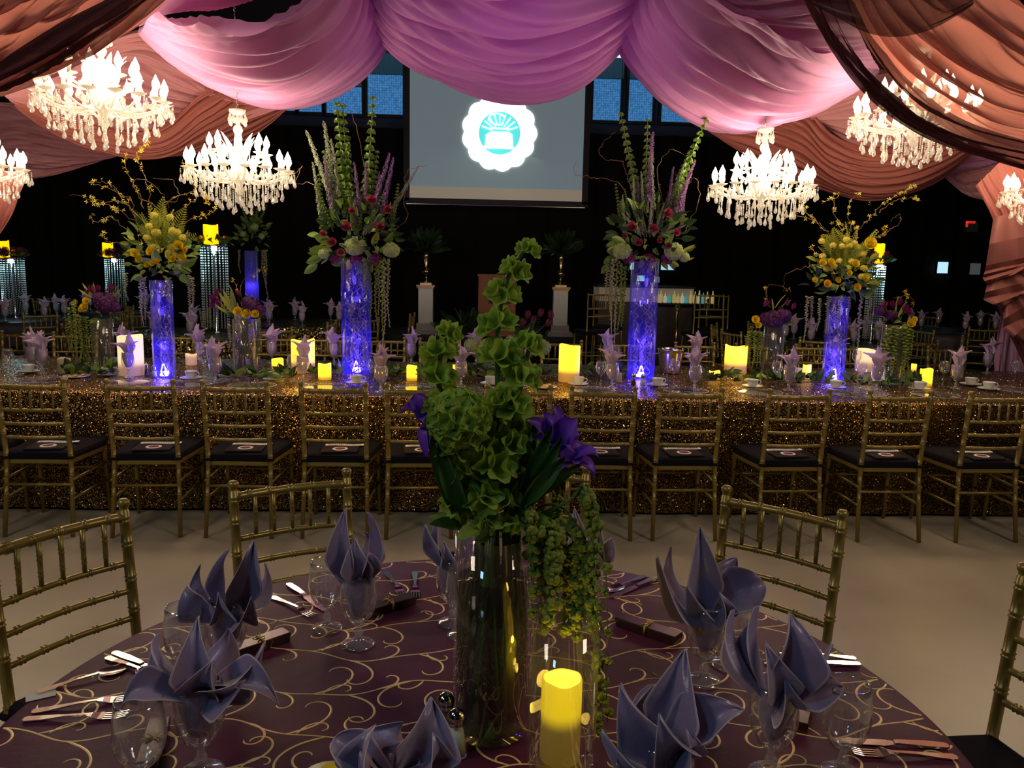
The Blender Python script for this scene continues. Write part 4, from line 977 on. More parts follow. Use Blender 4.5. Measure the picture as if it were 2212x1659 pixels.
def tall_vase(x, y, ytop, wpx, label, seed, blue=1.0):
    p = at(x, y, TZ); Y = p.y; top = atY(x, ytop, Y).z-p.z; R = wpx*(p-Vector((0, 0, CAMH))).dot(_f)/FPX/2
    p = p+Vector((0, R*.5, 0)); r = random.Random(seed)
    t = thing('tall_glass_vase', label, 'vase', p, 0, 'tall cylinder vases lit blue')
    b = MB(); b.lathe([(.0005, .0), (R*.97, 0), (R, .006), (R, top*.5), (R, top), (R-.004, top), (R-.004, top*.5), (R-.004, .014), (.0005, .012)], 36); ob('glass_cylinder', b.mesh('glass_cylinder', VGLASS), t)
    b = MB(); b.lathe([(.0005, .016), (.030, .016), (.032, .022), (.03, .034), (.012, .038), (.0005, .038)], 16); l = ob('led_light', b.mesh('led_light', BLUEL), t)
    b = MB(); b.lathe([(.020, .040), (.026, .040), (.026, .046), (.0005, .048)], 12); b.tube([(-.018, -.02, .046), (-.004, -.02, .10), (.004, -.02, .10), (.018, -.02, .046)], .003, 5); ob('led_glow', b.mesh('led_glow', BLUEW), l)
    for i in range(9):
        P = []; q = r.random()*6; n = 26; rr = R*.8
        for k in range(n+1):
            u = k/n; q += r.uniform(-.75, .75); ra = rr*r.uniform(.25, 1) if u < .9 else rr*.4
            P.append((ra*math.cos(q+i), ra*math.sin(q+i), .02+(top-.03)*u))
        Q = [crom([Vector(a) for a in P], k/60) for k in range(61)]
        b = MB(); b.tube(Q, [.0042*(1-.6*k/60) for k in range(61)], 5); ob('willow_twig', b.mesh('willow_twig', mat('pale_willow', (.22, .15, .12), .7)), t)
    lamp('POINT', 'vase_led', p+Vector((0, -.035, .075)), 4.2*blue, (.05, .02, 1), .02)
    lamp('POINT', 'vase_led', p+Vector((0, 0, top*.33)), 2.2*blue, (.06, .03, 1), .03)
    lamp('POINT', 'vase_led', p+Vector((0, 0, top*.72)), .9*blue, (.10, .05, 1), .03)
    return p, R, top
PV1 = tall_vase(352, 818, 606, 46, 'tall blue lit glass vase under the left yellow arrangement', 1)
PV2 = tall_vase(768, 810, 562, 64, 'tall blue lit glass vase left of the green bells', 2, 1.2)
PV3 = tall_vase(1386, 820, 565, 60, 'tall blue lit glass vase right of the green bells', 3, 1.2)
PV4 = tall_vase(1803, 826, 640, 46, 'tall blue lit glass vase under the right yellow arrangement', 4)
for P in (PV1, PV4):
    lamp('POINT', 'vase_led', P[0]+Vector((0, -.12, P[2]-.06)), .7, (.14, .08, 1), .03)
for P in (PV2, PV3):
    lamp('POINT', 'vase_led', P[0]+Vector((0, -.14, P[2]-.10)), .5, (.16, .10, 1), .03)

# tall arrangement with bells, larkspur, roses, left
def tall_mauve(label, x0, y0, Y, bells, larks, delph, roses, hyd, ropes, twigs, mass):
    a = Arr('flower_arrangement', label, 'flowers', x0, y0, Y, 'tall flower arrangements on the gold table')
    cx, cy, rx, ry = mass
    a.leaves(95, cx, cy, rx, ry, [LF(), LD(), LD()], (.8, 1.45), -.9)
    a.leaves(34, cx, cy+ry*.55, rx*1.02, ry*.4, [LF(), LF(), LY()], (.9, 1.5), -1)
    for (x1, y1, x2, y2) in bells: a.spike('bells_of_ireland_stem', BF(), x1, y1, x2, y2, 0, a.r.uniform(-.05, .05), .95)
    for (x1, y1, x2, y2) in larks: a.spike('larkspur', DG(), x1, y1, x2, y2, 0, a.r.uniform(-.1, .05), .62)
    for (x1, y1, x2, y2) in delph: a.spike('delphinium', DP(), x1, y1, x2, y2, -.03, a.r.uniform(-.1, .0), .75)
    for i in range(16):
        q = a.r.uniform(-1, 1); hgt = a.r.uniform(.5, 1.35)-.45*abs(q); nm, me = a.r.choice((('delphinium', DP()), ('larkspur', DG()), ('bells_of_ireland_stem', BF())))
        a.spike(nm, me, cx+q*rx*.25, cy+ry*.1, cx+q*rx*.95, cy-ry*hgt, a.r.uniform(-.08, .05), a.r.uniform(-.16, .1), .85)
    for i in range(4): ob('leaf', LF(), a.t, a.w(cx-rx*(.55+.12*i), cy+ry*(.3+.2*i), -.08), dirq((-1, -.3, .3-.35*i)), 1.9-.1*i)
    for (x, y, s) in roses: a.put('rose', ROSEP(), x, y, -ry*a.k*.98, (a.r.uniform(-.3, .3), -1, .35), s*1.2)
    for (x, y, s) in hyd: a.put('hydrangea', HYC(), x, y, -ry*a.k*.55, (0, -.6, 1), s)
    for (x, y, l) in ropes: ob('amaranth_tassel', a.r.choice([AF(), AG()]), a.t, a.w(x, y, -.08+a.r.uniform(-.05, .05)), (0, 0, a.r.random()*6), (.55, .55, l*a.k))
    for P in twigs: a.twig(P)
    for x in (-.5, 0, .45): a.put('orchid_petals', cached('magp', lambda: floret_ball(.035, 20, .022, MAGP, 'orchid_petals')), cx+x*rx, cy+ry*.75, -ry*a.k*.4)
    return a
tall_mauve('tall bells, mauve larkspur, roses and hydrangea in the vase left of the screen', 768, 565, PV2[0].y,
    [(745, 470, 728, 228), (760, 470, 740, 232), (790, 460, 806, 215), (720, 500, 683, 400), (730, 480, 700, 330), (800, 480, 815, 330), (750, 480, 752, 300), (845, 500, 860, 400), (700, 520, 690, 380)],
    [(735, 480, 662, 282), (730, 480, 700, 262), (740, 460, 715, 300), (760, 500, 760, 400), (830, 480, 905, 358), (700, 500, 675, 350)],
    [(800, 470, 842, 330), (810, 470, 820, 370), (780, 470, 765, 350), (820, 480, 850, 340), (720, 470, 700, 340), (790, 450, 790, 350)],
    [(748, 490, 1), (717, 523, .9), (802, 432, 1), (838, 453, .9), (821, 490, .9), (760, 455, .7), (698, 505, .7), (736, 545, .8)],
    [(767, 531, .95), (845, 540, .75), (700, 548, .5)],
    [(800, 555, 150), (812, 555, 160), (826, 560, 180), (818, 560, 120), (838, 560, 145), (830, 575, 170), (790, 560, 90)],
    [[(760, 480), (790, 400), (775, 290), (750, 230), (738, 215)], [(840, 480), (870, 420), (880, 370), (925, 355)], [(700, 480), (680, 400), (640, 395), (652, 360), (638, 375)], [(850, 500), (880, 470), (872, 430), (878, 390)]],
    (770, 500, 92, 78))
tall_mauve('tall bells, mauve larkspur, roses and hydrangea in the vase right of the screen', 1386, 568, PV3[0].y,
    [(1385, 460, 1342, 250), (1395, 460, 1399, 262), (1440, 460, 1524, 262), (1430, 470, 1490, 330), (1345, 500, 1330, 400), (1420, 480, 1425, 400), (1440, 490, 1470, 380), (1360, 480, 1350, 410)],
    [(1370, 470, 1368, 380), (1390, 470, 1385, 370), (1440, 460, 1480, 350), (1350, 500, 1345, 420), (1410, 470, 1408, 330)],
    [(1400, 460, 1410, 285), (1450, 480, 1502, 345), (1460, 480, 1490, 380), (1380, 470, 1378, 385), (1440, 470, 1455, 360), (1470, 500, 1480, 410)],
    [(1365, 490, 1), (1411, 494, 1), (1380, 524, .85), (1443, 461, 1), (1444, 531, .7), (1461, 503, .8), (1350, 510, .6), (1425, 520, .6)],
    [(1343, 543, .8), (1456, 543, .85), (1478, 555, .5)],
    [(1312, 560, 105), (1325, 560, 160), (1334, 560, 190), (1343, 570, 140), (1350, 575, 120), (1320, 575, 100)],
    [[(1400, 470), (1360, 400), (1345, 350), (1310, 345), (1295, 320), (1330, 285)], [(1380, 480), (1340, 400), (1290, 385), (1262, 380), (1240, 375), (1245, 345)], [(1440, 460), (1420, 370), (1450, 325), (1490, 345)], [(1480, 500), (1510, 430), (1500, 385), (1475, 420)], [(1440, 480), (1470, 420), (1460, 370)]],
    (1402, 505, 88, 72))
def tall_yellow(label, x0, y0, Y, mass, twigs, roses, orng, ropes, ferns, leaf=1):
    a = Arr('flower_arrangement', label, 'flowers', x0, y0, Y, 'tall flower arrangements on the gold table')
    cx, cy, rx, ry = mass
    a.leaves(90, cx, cy+ry*.15, rx, ry*.8, [LF(), LY(), LD()], (.7, 1.35), -.9)
    for i in range(16):
        q = a.r.uniform(-.95, .95); a.spike('fern_frond', FY(), cx+q*rx*.3, cy+ry*.2, cx+q*rx*.95, cy-ry*(1.15-abs(q)*.9), -.03, a.r.uniform(-.15, .02))
    a.leaves(30, cx, cy+ry*.6, rx*1.1, ry*.35, [LF(), LD()], (.9, 1.5), -1)
    for (x1, y1, x2, y2) in ferns: a.spike('fern_frond', FY(), x1, y1, x2, y2, 0, a.r.uniform(-.12, .02))
    for (x, y, s) in roses: a.put('yellow_rose', ROSEY(), x, y, -ry*a.k*.9, (a.r.uniform(-.3, .3), -1, .35), s)
    for (x, y, s) in orng: a.put('orange_rose', ROSEO(), x, y, -ry*a.k*.9, (a.r.uniform(-.3, .3), -1, .3), s)
    for (x, y, l) in ropes: ob('amaranth_tassel', AF(), a.t, a.w(x, y, -.06+a.r.uniform(-.05, .05)), (0, 0, a.r.random()*6), (.5, .5, l*a.k))
    for P, n in twigs: a.twig(P, .0036, 8, n, a.r.choice([PALEY, YEL]), -.02, .0125)
    for i in range(18): a.put('blossom_cluster', cached('bc', lambda: floret_ball(.02, 22, .010, PALEY, 'blossom_cluster')), cx+a.r.uniform(-.7, .7)*rx, cy+a.r.uniform(-.9, .3)*ry, -ry*a.k*.8)
    return a
tall_yellow('yellow arrangement of forsythia branches, roses and fern at left', 350, 608, PV1[0].y, (345, 530, 72, 78),
    [([(325, 470), (322, 410), (305, 360), (298, 335), (318, 305)], 26), ([(300, 480), (270, 440), (225, 435), (150, 422)], 10), ([(310, 490), (250, 450), (210, 440), (196, 425)], 26),
     ([(300, 470), (260, 425), (245, 400), (200, 390)], 10), ([(340, 460), (370, 430), (420, 410), (400, 375), (395, 345)], 12), ([(360, 470), (410, 440), (440, 420), (450, 440)], 16),
     ([(380, 490), (420, 470), (455, 460), (465, 445)], 14), ([(280, 500), (240, 470), (205, 480), (200, 460)], 14), ([(290, 520), (240, 525), (222, 510), (225, 500)], 10), ([(340, 450), (300, 420), (290, 390), (335, 400), (365, 450)], 0),
     ([(310, 450), (290, 400), (272, 360), (268, 325)], 14), ([(350, 480), (350, 440), (385, 430), (372, 390), (330, 385)], 0), ([(290, 470), (280, 430), (215, 400), (190, 392)], 8), ([(330, 480), (345, 520), (310, 540), (300, 500)], 20)],
    [(292, 547, 1), (325, 543, 1), (385, 530, 1.1), (395, 556, 1), (330, 568, .8), (300, 560, .8), (372, 560, .8), (318, 572, .7)], [(340, 565, .7), (400, 540, .7)],
    [(302, 595, 110), (310, 600, 90), (408, 595, 90), (270, 590, 60), (415, 600, 70), (365, 600, 60)],
    [(340, 520, 300, 440), (345, 520, 340, 430), (350, 520, 375, 440), (360, 530, 400, 455), (325, 520, 280, 470), (350, 530, 390, 490), (340, 530, 310, 480)])
tall_yellow('yellow arrangement of forsythia branches, roses and fern at right', 1803, 642, PV4[0].y, (1822, 575, 72, 75),
    [([(1830, 520), (1870, 480), (1910, 440), (1945, 415), (1978, 402)], 34), ([(1900, 460), (1940, 430), (1985, 428)], 14), ([(1800, 520), (1770, 480), (1730, 470), (1680, 468)], 12), ([(1790, 500), (1750, 470), (1735, 440), (1725, 455)], 18),
     ([(1820, 500), (1800, 450), (1810, 420), (1775, 440)], 12), ([(1840, 500), (1830, 450), (1850, 420), (1880, 440)], 12), ([(1870, 520), (1920, 500), (1945, 480), (1940, 465), (1925, 480)], 0), ([(1860, 530), (1900, 510), (1915, 490)], 16),
     ([(1790, 560), (1750, 575), (1700, 590), (1692, 630)], 0), ([(1790, 580), (1760, 545), (1752, 530)], 8), ([(1830, 540), (1850, 500), (1840, 480)], 22), ([(1810, 540), (1820, 490), (1800, 480)], 20), ([(1850, 560), (1800, 590), (1820, 540), (1870, 530)], 20)],
    [(1795, 566, 1), (1777, 567, .9), (1848, 569, 1), (1880, 526, 1.5), (1870, 600, .9), (1810, 605, .8), (1760, 605, .7), (1835, 590, .7)], [(1787, 613, 1), (1852, 620, .9)],
    [(1745, 640, 100), (1755, 640, 60), (1862, 630, 160), (1790, 640, 80), (1815, 640, 90), (1880, 640, 60), (1772, 645, 70), (1835, 640, 70)],
    [(1830, 570, 1770, 490), (1830, 570, 1800, 480), (1830, 570, 1850, 480), (1835, 570, 1880, 490), (1840, 570, 1905, 505), (1820, 570, 1765, 520), (1830, 560, 1830, 500)])

# low arrangements in clear vases
def low_vase(x, y, ytop, wpx, label):
    p = at(x, y, TZ); top = atY(x, ytop, p.y).z-p.z; R = wpx*(p-Vector((0, 0, CAMH))).dot(_f)/FPX/2; p = p+Vector((0, R*.5, 0))
    t = thing('glass_vase', label, 'vase', p, 0, 'low glass vases on the gold table')
    b = MB(); b.lathe([(.0005, 0), (R*.95, 0), (R, .006), (R, top), (R-.004, top), (R-.004, .012), (.0005, .012)], 28); ob('glass_cylinder', b.mesh('glass_cylinder', GLASS), t)
    for i in range(10):
        q = i*2.4; b = MB(); b.tube([(R*.7*math.cos(q), R*.7*math.sin(q), .016), (R*.3*math.cos(q+2), R*.3*math.sin(q+2), top)], .0045, 6); ob('stem', b.mesh('stem', STEMD), t)
    return p
def low_arr(label, x, y, Y, purple, yel, blades, ropes, tul, rope_m, twigs=(), rscale=.6):
    a = Arr('flower_arrangement', label, 'flowers', x, y, Y, 'low flower arrangements on the gold table')
    for (u, v, s) in purple: a.put('plum_hydrangea', HYP(), u, v, -.03, (0, -.5, 1), s)
    for (u, v, s) in yel: a.put('yellow_rose', ROSEY(), u, v, -.08, (a.r.uniform(-.2, .2), -1, .3), s)
    for (u0, v0, u, v) in blades:
        p0 = a.w(u0, v0, 0); p1 = a.w(u, v, a.r.uniform(-.04, .04)); L = (p1-p0).length/.11; ob('blade_leaf', PRO(), a.t, p0, dirq(p1-p0, a.r.random()*6), L)
    for (u, v, l) in ropes: ob('amaranth_tassel', rope_m, a.t, a.w(u, v, -.05+a.r.uniform(-.06, .04)), (0, 0, a.r.random()*6), (rscale, rscale, l*a.k))
    for (u, v, s) in tul: a.put('tulip', TU(), u, v, a.r.uniform(-.05, .02), (a.r.uniform(-.6, .6), -.3, 1), s)
    a.leaves(14, x, y-8, 30, 14, [LF(), LD()], (.6, 1.0), -.6)
    for P, n in twigs: a.twig(P, .003, 5, n, YEL, 0, .012)
    return a
p = low_vase(222, 795, 690, 42, 'glass vase of green stems at the far left of the gold table')
low_arr('low arrangement with plum hydrangea and long green tassels at far left', 222, 690, p.y, [(228, 655, 1), (215, 645, .7), (246, 662, .6)], [(182, 664, 1.1), (186, 650, .9), (176, 668, .8)],
    [(205, 645, 180, 610), (210, 645, 170, 622), (235, 640, 252, 614), (228, 640, 232, 615), (205, 640, 200, 608), (240, 645, 262, 620)],
    [(150, 665, 95), (158, 650, 150), (170, 680, 110), (176, 685, 105), (186, 685, 100), (196, 690, 90), (160, 655, 120), (180, 690, 95), (145, 690, 60)], [(200, 632, 1), (212, 630, .9), (240, 630, 1), (190, 636, .8)], AG(),
    [([(172, 690), (165, 650), (150, 660), (148, 690)], 0)], .55)
p = low_vase(527, 806, 690, 52, 'glass vase of green stems left of the tall candle')
low_arr('low arrangement with yellow roses, tulips and plum hydrangea', 525, 695, p.y, [(545, 660, .75), (560, 670, .6), (535, 650, .5)], [(514, 672, 1.1), (533, 678, 1.2), (551, 678, 1.0)],
    [(505, 680, 478, 625), (500, 675, 468, 632), (510, 675, 490, 618), (505, 670, 500, 628), (500, 680, 462, 650), (498, 680, 474, 640)],
    [(495, 700, 60), (520, 700, 50), (540, 700, 60), (560, 695, 50)], [(468, 640, 1), (462, 652, 1), (475, 660, .9), (458, 665, .8), (520, 640, .9)], AF(),
    [([(530, 680), (520, 630), (530, 600), (565, 585), (572, 575)], 4), ([(525, 670), (510, 620), (500, 600)], 6)], .5)
p = low_vase(1670, 806, 705, 44, 'glass vase of green stems left of the right blue vase')
low_arr('low arrangement with plum hydrangea and golden tassels right of the broad candle', 1672, 705, p.y, [(1672, 690, 1), (1692, 682, .8), (1655, 688, .7)], [(1632, 690, 1.1), (1638, 702, .9)],
    [(1670, 670, 1665, 645), (1675, 665, 1700, 640), (1680, 670, 1712, 652), (1665, 665, 1650, 655), (1690, 665, 1706, 645)],
    [(1618, 715, 80), (1624, 705, 95), (1632, 715, 85), (1640, 715, 80), (1646, 718, 75), (1614, 725, 55)], [(1650, 662, .9), (1712, 668, .9), (1700, 660, .8), (1660, 660, .8)], AG(),
    [([(1660, 660), (1655, 630), (1668, 615), (1705, 625), (1708, 640)], 4), ([(1655, 655), (1652, 620)], 5)], .6)
p = low_vase(1925, 832, 705, 48, 'glass vase behind golden tassels at right')
low_arr('low arrangement with purple lilies, magenta tulips and a mass of green tassels at right', 1925, 712, p.y, [(1900, 672, .5), (1925, 680, .5)], [(1968, 698, 1.1), (1975, 690, .8)],
    [(1925, 690, 1915, 645), (1940, 685, 1960, 650), (1935, 680, 1945, 640), (1920, 690, 1905, 690)],
    [(1912, 712, 120), (1920, 710, 118), (1928, 708, 120), (1936, 706, 118), (1944, 706, 122), (1952, 706, 120), (1960, 708, 110), (1968, 712, 100), (1916, 720, 110), (1948, 715, 118), (1932, 715, 112), (1908, 730, 100)],
    [(1950, 672, 1), (1965, 680, 1), (1905, 668, 1.1), (1930, 665, 1), (1942, 660, .9)], AG(), [([(1950, 680), (1975, 660), (1965, 640), (1930, 645)], 6), ([(1950, 670), (1960, 640), (1955, 628)], 6)], .85)
# centre arrangement behind the green bells
p = at(1100, 800, TZ)
a = Arr('flower_arrangement', 'low centre arrangement of cream hydrangea and red tulips behind the bells', 'flowers', 1100, 792, p.y, 'low flower arrangements on the gold table')
b = MB(); b.lathe([(.0005, 0), (.07, 0), (.10, .05), (.11, .11), (.105, .11), (.095, .05), (.0005, .01)], 20); ob('bowl', b.mesh('bowl', GLASS), a.t, a.w(1100, 798))
for u, v, s in ((1048, 752, 1), (1110, 745, 1.1), (1080, 760, .9), (1170, 750, .9), (1020, 745, .8)): a.put('hydrangea', HYC(), u, v, 0, (0, -.4, 1), s)
TUD = tulip_mesh(mat('dark_red_tulip', (.13, .012, .03), .5, trans=.2))
for u, v in ((1150, 700), (1165, 685), (1180, 705), (1190, 690), (1140, 690), (1125, 705)): a.put('tulip', TUD, u, v, 0, (rnd.uniform(-.5, .7), 0, 1), 1.2)
a.leaves(40, 1110, 765, 75, 35, [LF(), LD(), LD()], (.8, 1.3), -.8)
for u in (1130, 1150, 1165, 1185): a.spike('fern_frond', FD(), 1120, 760, u, 690-abs(u-1150)*.2)

# greenery garlands along the middle of the gold table
def garland(x0, x1, y, label, n, bright=0):
    c = at((x0+x1)/2, y, TZ); t = thing('greenery_garland', label, 'greenery', c, 0, 'leafy garlands down the middle of the gold table')
    ms = [LD(), LD(), LF()] if not bright else [LF(), LD()]
    b = MB(); A = at(x0, y, TZ+.02)-c; B_ = at(x1, y, TZ+.02)-c; b.tube([A, (A+B_)/2+Vector((0, .03, 0)), B_], .004, 5); ob('stem', b.mesh('stem', TWIG), t)
    for i in range(n):
        u = rnd.random(); p = A.lerp(B_, u)+Vector((rnd.uniform(-.03, .03), rnd.uniform(-.09, .09), rnd.uniform(0, .045)))
        ob('leaf', rnd.choice(ms), t, p, dirq((rnd.uniform(-1, 1), rnd.uniform(-1, .5), rnd.uniform(.05, .7)), rnd.random()*6), rnd.uniform(.7, 1.3))
for x0, x1, y, l, n in ((150, 245, 806, 'leafy greenery around the far left vase', 46), (470, 640, 815, 'leafy greenery before the vase with yellow roses', 60), (660, 735, 806, 'leafy greenery between tall candle and blue vase', 26),
                        (830, 960, 812, 'leafy greenery right of the left blue vase', 44), (980, 1200, 812, 'leafy greenery behind the green bells', 60), (1255, 1350, 806, 'leafy greenery right of the tall candle', 26),
                        (1520, 1640, 822, 'leafy greenery around the broad pillar candle', 44), (1640, 1780, 826, 'leafy greenery left of the right blue vase', 50), (1830, 1990, 832, 'leafy greenery below the mass of golden tassels', 56)):
    garland(x0, x1, y, l, n)

# ------------------------------------------------------------------ background
# mirrored pedestals with brass trumpet vases and ferns
def pedestal(x, yb, side):
    Y = 12.6; p = atY(x, yb, Y); p.z = .5; k = (p-Vector((0, 0, CAMH))).dot(_f)/FPX
    t = thing('mirrored_pedestal', 'mirrored square pedestal on the stage, %s of the lectern' % side, 'pedestal', p, 0, 'mirrored pedestals')
    h = (atY(x, yb-108, Y)-atY(x, yb, Y)).z; w_ = 32*k
    b = MB()
    for z, s in ((0, 1.7), (.03, 1.6), (.10, 1.2)): b.box((0, 0, z+.02), (w_*s, w_*s, .05 if z < .05 else .1))
    ob('base', b.mesh('base', mat('silvered_wood', (.35, .33, .28), .3, .7), False), t)
    b = MB(); b.box((0, 0, .16+(h-.22)/2), (w_*.96, w_*.96, h-.22)); ob('mirror_body', b.mesh('mirror_body', mat('antique_mirror', (.5, .5, .46), .38, .6), False), t)
    b = MB(); b.box((0, 0, .15), (w_*1.15, w_*1.15, .03)); b.box((0, 0, h-.06), (w_*1.1, w_*1.1, .03)); b.box((0, 0, h-.035), (w_*1.22, w_*1.22, .03)); ob('moulding', b.mesh('moulding', BRASS, False), t)
    b = MB(); b.box((0, 0, h-.005), (w_*.75, w_*.75, .03)); ob('top_plate', b.mesh('top_plate', mat('brass_lit_tone', (.9, .7, .4), .3, .5), False), t)  # paler copy of the brass, with the light on the plate in its colour
    q = p+Vector((0, 0, h+.01)); v = thing('trumpet_vase', 'brass trumpet vase on the mirrored pedestal %s of the lectern' % side, 'vase', q)
    H = 68*k
    b = MB(); b.lathe([(.0005, 0), (.07, 0), (.07, .015), (.03, .05), (.025, H*.22), (.06, H*.3), (.075, H*.36), (.05, H*.42), (.035, H*.5), (.045, H*.8), (.065, H), (.06, H), (.03, H*.6)], 24); ob('body', b.mesh('body', BRASS), v)
    a = Arr('potted_fern', 'dark feathery fern in the brass vase %s of the lectern' % side, 'fern', x, yb-175, Y, p=q+Vector((0, 0, H)))
    for i in range(80):
        qn = i*2.4; el = a.r.uniform(.0, 1.2); ob('fern_frond', FD(), a.t, (0, 0, 0), dirq((math.cos(qn)*math.cos(el), math.sin(qn)*math.cos(el), math.sin(el)+.1), a.r.random()*6), a.r.uniform(.28, .40))
    lamp('SPOT', 'pedestal_spot', p+Vector((.1, -2.6, 1.2)), 2.0, (1, .85, .6), .05, p+Vector((0, 0, h)), spot_size=.30, spot_blend=.8)
pedestal(920, 735, 'left'); pedestal(1207, 740, 'right')
def lectern():
    p = atY(1072, 740, 12.3); p.z = .5; t = thing('lectern', 'reddish wooden lectern with dark panel on the stage', 'lectern', p, 0)
    H = atY(1072, 597, 12.3).z-.5; W = 76*.0071
    b = MB(); b.box((0, 0, H/2), (W, .03, H)); ob('front_panel', b.mesh('front_panel', WOOD, False), t)
    for s in (-1, 1): b = MB(); b.box((s*W/2, .2, H/2), (.03, .4, H)); ob('side_panel', b.mesh('side_panel', WOOD, False), t)
    b = MB(); b.box((0, .2, H+.01), (W+.06, .46, .03)); ob('top', b.mesh('top', WOOD, False), t)
    b = MB(); b.box((.04, -.02, H*.72), (W*.62, .01, H*.34)); ob('sign_panel', b.mesh('sign_panel', mat('dark_sign', (.015, .012, .03), .4), False), t)
    b = MB(); b.box((.04, -.027, H*.80), (W*.4, .004, .03)); b.box((.04, -.027, H*.76), (W*.3, .004, .015)); ob('sign_lettering', b.mesh('sign_lettering', mat('dim_lettering', (.2, .2, .28), .5), False), t)
    b = MB(); b.tube([(-W/2+.01, 0, H), (-W/2+.01, 0, H+.05)], .008, 6); ob('finial', b.mesh('finial', BRASS), t)
    a = Arr('fern_bush', 'dark fern bush on the stage left of the lectern', 'fern', 1000, 725, 12.1)
    for i in range(22): a.put('fern_frond', FD(), 1000+rnd.uniform(-20, 20), 720, 0, (rnd.uniform(-1, 1), rnd.uniform(-.6, .3), rnd.uniform(.1, .9)), .42)
    lamp('SPOT', 'lectern_spot', p+Vector((0, -2.5, 2.5)), 10, (1, .7, .45), .05, p+Vector((0, 0, .8)), spot_size=.35, spot_blend=.8)
lectern()
# simple chair mesh for far chairs
def chair_far_meshes():
    m = cached('chair', chair_meshes); b = MB()
    def am(me, M=Matrix()):
        o = MB(); o.v = [tuple(v.co) for v in me.vertices]; o.f = [tuple(p.vertices) for p in me.polygons]; b.merge(o, M)
    for x in m['bl']+m['fl']+[m['top']]+m['rails']+m['st']+[m['frame']]: am(x)
    for i in range(5): am(m['sp'], Matrix.Translation((-.175+.35*(i+1)/6, -.0285-.018*math.sin(PI*(i+1)/6), .735)))
    return b.mesh('chair_frame', GOLD)
TPOS = []
CPOS = []
def far_chair(x, y, rz, label, group):
    if y > 13.55 or (abs(x) < 2.5 and y > 11.5) or y < 7.9 or any(math.hypot(x-a, y-b) < .62 for a, b in CPOS) or any(math.hypot(x-a, y-b) < rr for a, b, rr in TPOS): return
    CPOS.append((x, y))
    t = thing('ballroom_chair', label, 'chair', (x, y, 0), rz, group); ob('frame', cached('cfar', chair_far_meshes), t); ob('seat_cushion', cached('chair', chair_meshes)['cush'], t)
def round_cloth(R, m, seed=0, z=.76, nm='tablecloth', nfold=26, seg=208, dents=()):
    b = MB(); prof = [(.0005, z), (R*.4, z), (R*.8, z), (R-.008, z), (R, z-.006)]+[(R+.004+.018*(k/8), z-.006-(z-.03)*k/8) for k in range(1, 9)]
    n = len(prof); r = random.Random(seed); ph = [r.random()*6 for _ in range(4)]
    def fn(u, v):
        i = int(round(v*(n-1))); r_, z_ = prof[i]; q = 2*PI*u; f = max(0, (i-4)/8)
        rr = r_+f*(.014*math.sin(nfold*.5*q+ph[0])+.012*math.sin(nfold*q+ph[1]+1.2*math.sin(3*q)))
        for a in dents:
            e = abs((q-a+PI) % (2*PI)-PI)
            if z_ < .66: rr = min(rr, R-.075+max(0, e-.33)*.9)
        return Vector((rr*math.cos(q), rr*math.sin(q), z_))
    b.grid(fn, seg, n-1); return b.mesh(nm, m)
def hex_napkins(T, n, label, grp):
    c, R = T
    for i in range(n):
        q = 2*PI*i/n+.3; p = Vector((c[0]+(R-.28)*math.cos(q), c[1]+(R-.28)*math.sin(q), TZ))
        napkin_set(0, 0, label+', '+ORD[i]+' of them', grp, i, p=p)
def column(x, ytop, ybot, wpx, Y, label, candle_px, bright=1):
    p = atY(x, ybot, Y); p.z = TZ; k = (p-Vector((0, 0, CAMH))).dot(_f)/FPX; top = atY(x, ytop, Y).z-TZ; R = wpx*k/2
    t = thing('crystal_column', label, 'centrepiece', p, 0, 'crystal bead columns on the background tables')
    def strand(h):
        b = MB(); n = int(h/.028)
        for i in range(n): b.ball((0, 0, -h*i/n), .0075, 4, 3, (1, 1, 1.3))
        return b.mesh('bead_strand', CRYSTAL, False)
    sm = strand(top*.96)
    for i in range(22): q = 2*PI*i/22; ob('bead_strand', sm, t, (R*math.cos(q), R*math.sin(q), top))
    b = MB(); b.lathe([(.0005, 0), (R*.5, 0), (.02, .02), (.015, .03), (.015, top*.9), (R*.9, top-.01), (R*1.03, top-.01), (R*1.03, top+.01), (.0005, top+.012)], 20); ob('stand', b.mesh('stand', CHROME), t)
    b = MB(); b.lathe([(.0005, 0), (.03, 0), (.03, .03), (.0005, .03)], 12); ob('spotlight', b.mesh('spotlight', emis('white_led', (.7, .95, 1), 25)), t, (R*.2, -R*.55, top-.06))
    lamp('POINT', 'column_led', p+Vector((0, -R*.35, top-.12)), 4.2*bright, (.40, .85, 1), .03)
    a = Arr('flower_arrangement', 'dim wreath on the '+label, 'flowers', x, ytop-12, Y, 'wreaths on the crystal columns', p=p+Vector((0, 0, top+.012)))
    for i in range(34):
        q = i*2.4; ob('leaf', rnd.choice([LD(), LD(), LY()]), a.t, (R*.7*math.cos(q), R*.7*math.sin(q), .03), dirq((math.cos(q), math.sin(q)-.1, rnd.uniform(-.2, .7)), rnd.random()*6), rnd.uniform(1.1, 1.9))
    for i in range(7):
        q = i*.9; ob('flower', rnd.choice([ROSEO(), ROSEY(), ROSEP(), HYP()]), a.t, (R*.95*math.cos(q), R*.95*math.sin(q), .07), dirq((math.cos(q), math.sin(q), .4)), .9)
    cx, cy, cw, chh = candle_px
    q = p+Vector(((cx-x)*k, -R*.6, top+.012)); r = cw*k/2; h = (atY(cx, cy-chh/2, Y-R).z-q.z)
    c = thing('pillar_candle', 'glowing candle on the '+label, 'candle', q, 0, 'candles on the crystal columns'); ob('wax', candle_mesh(r, h, emis('amber_wax', (1, .56, .0), 1.4), 1), c)
    lamp('POINT', 'candle_light', q+Vector((0, -.08, h+.03)), .5, (1, .6, .1), .03)
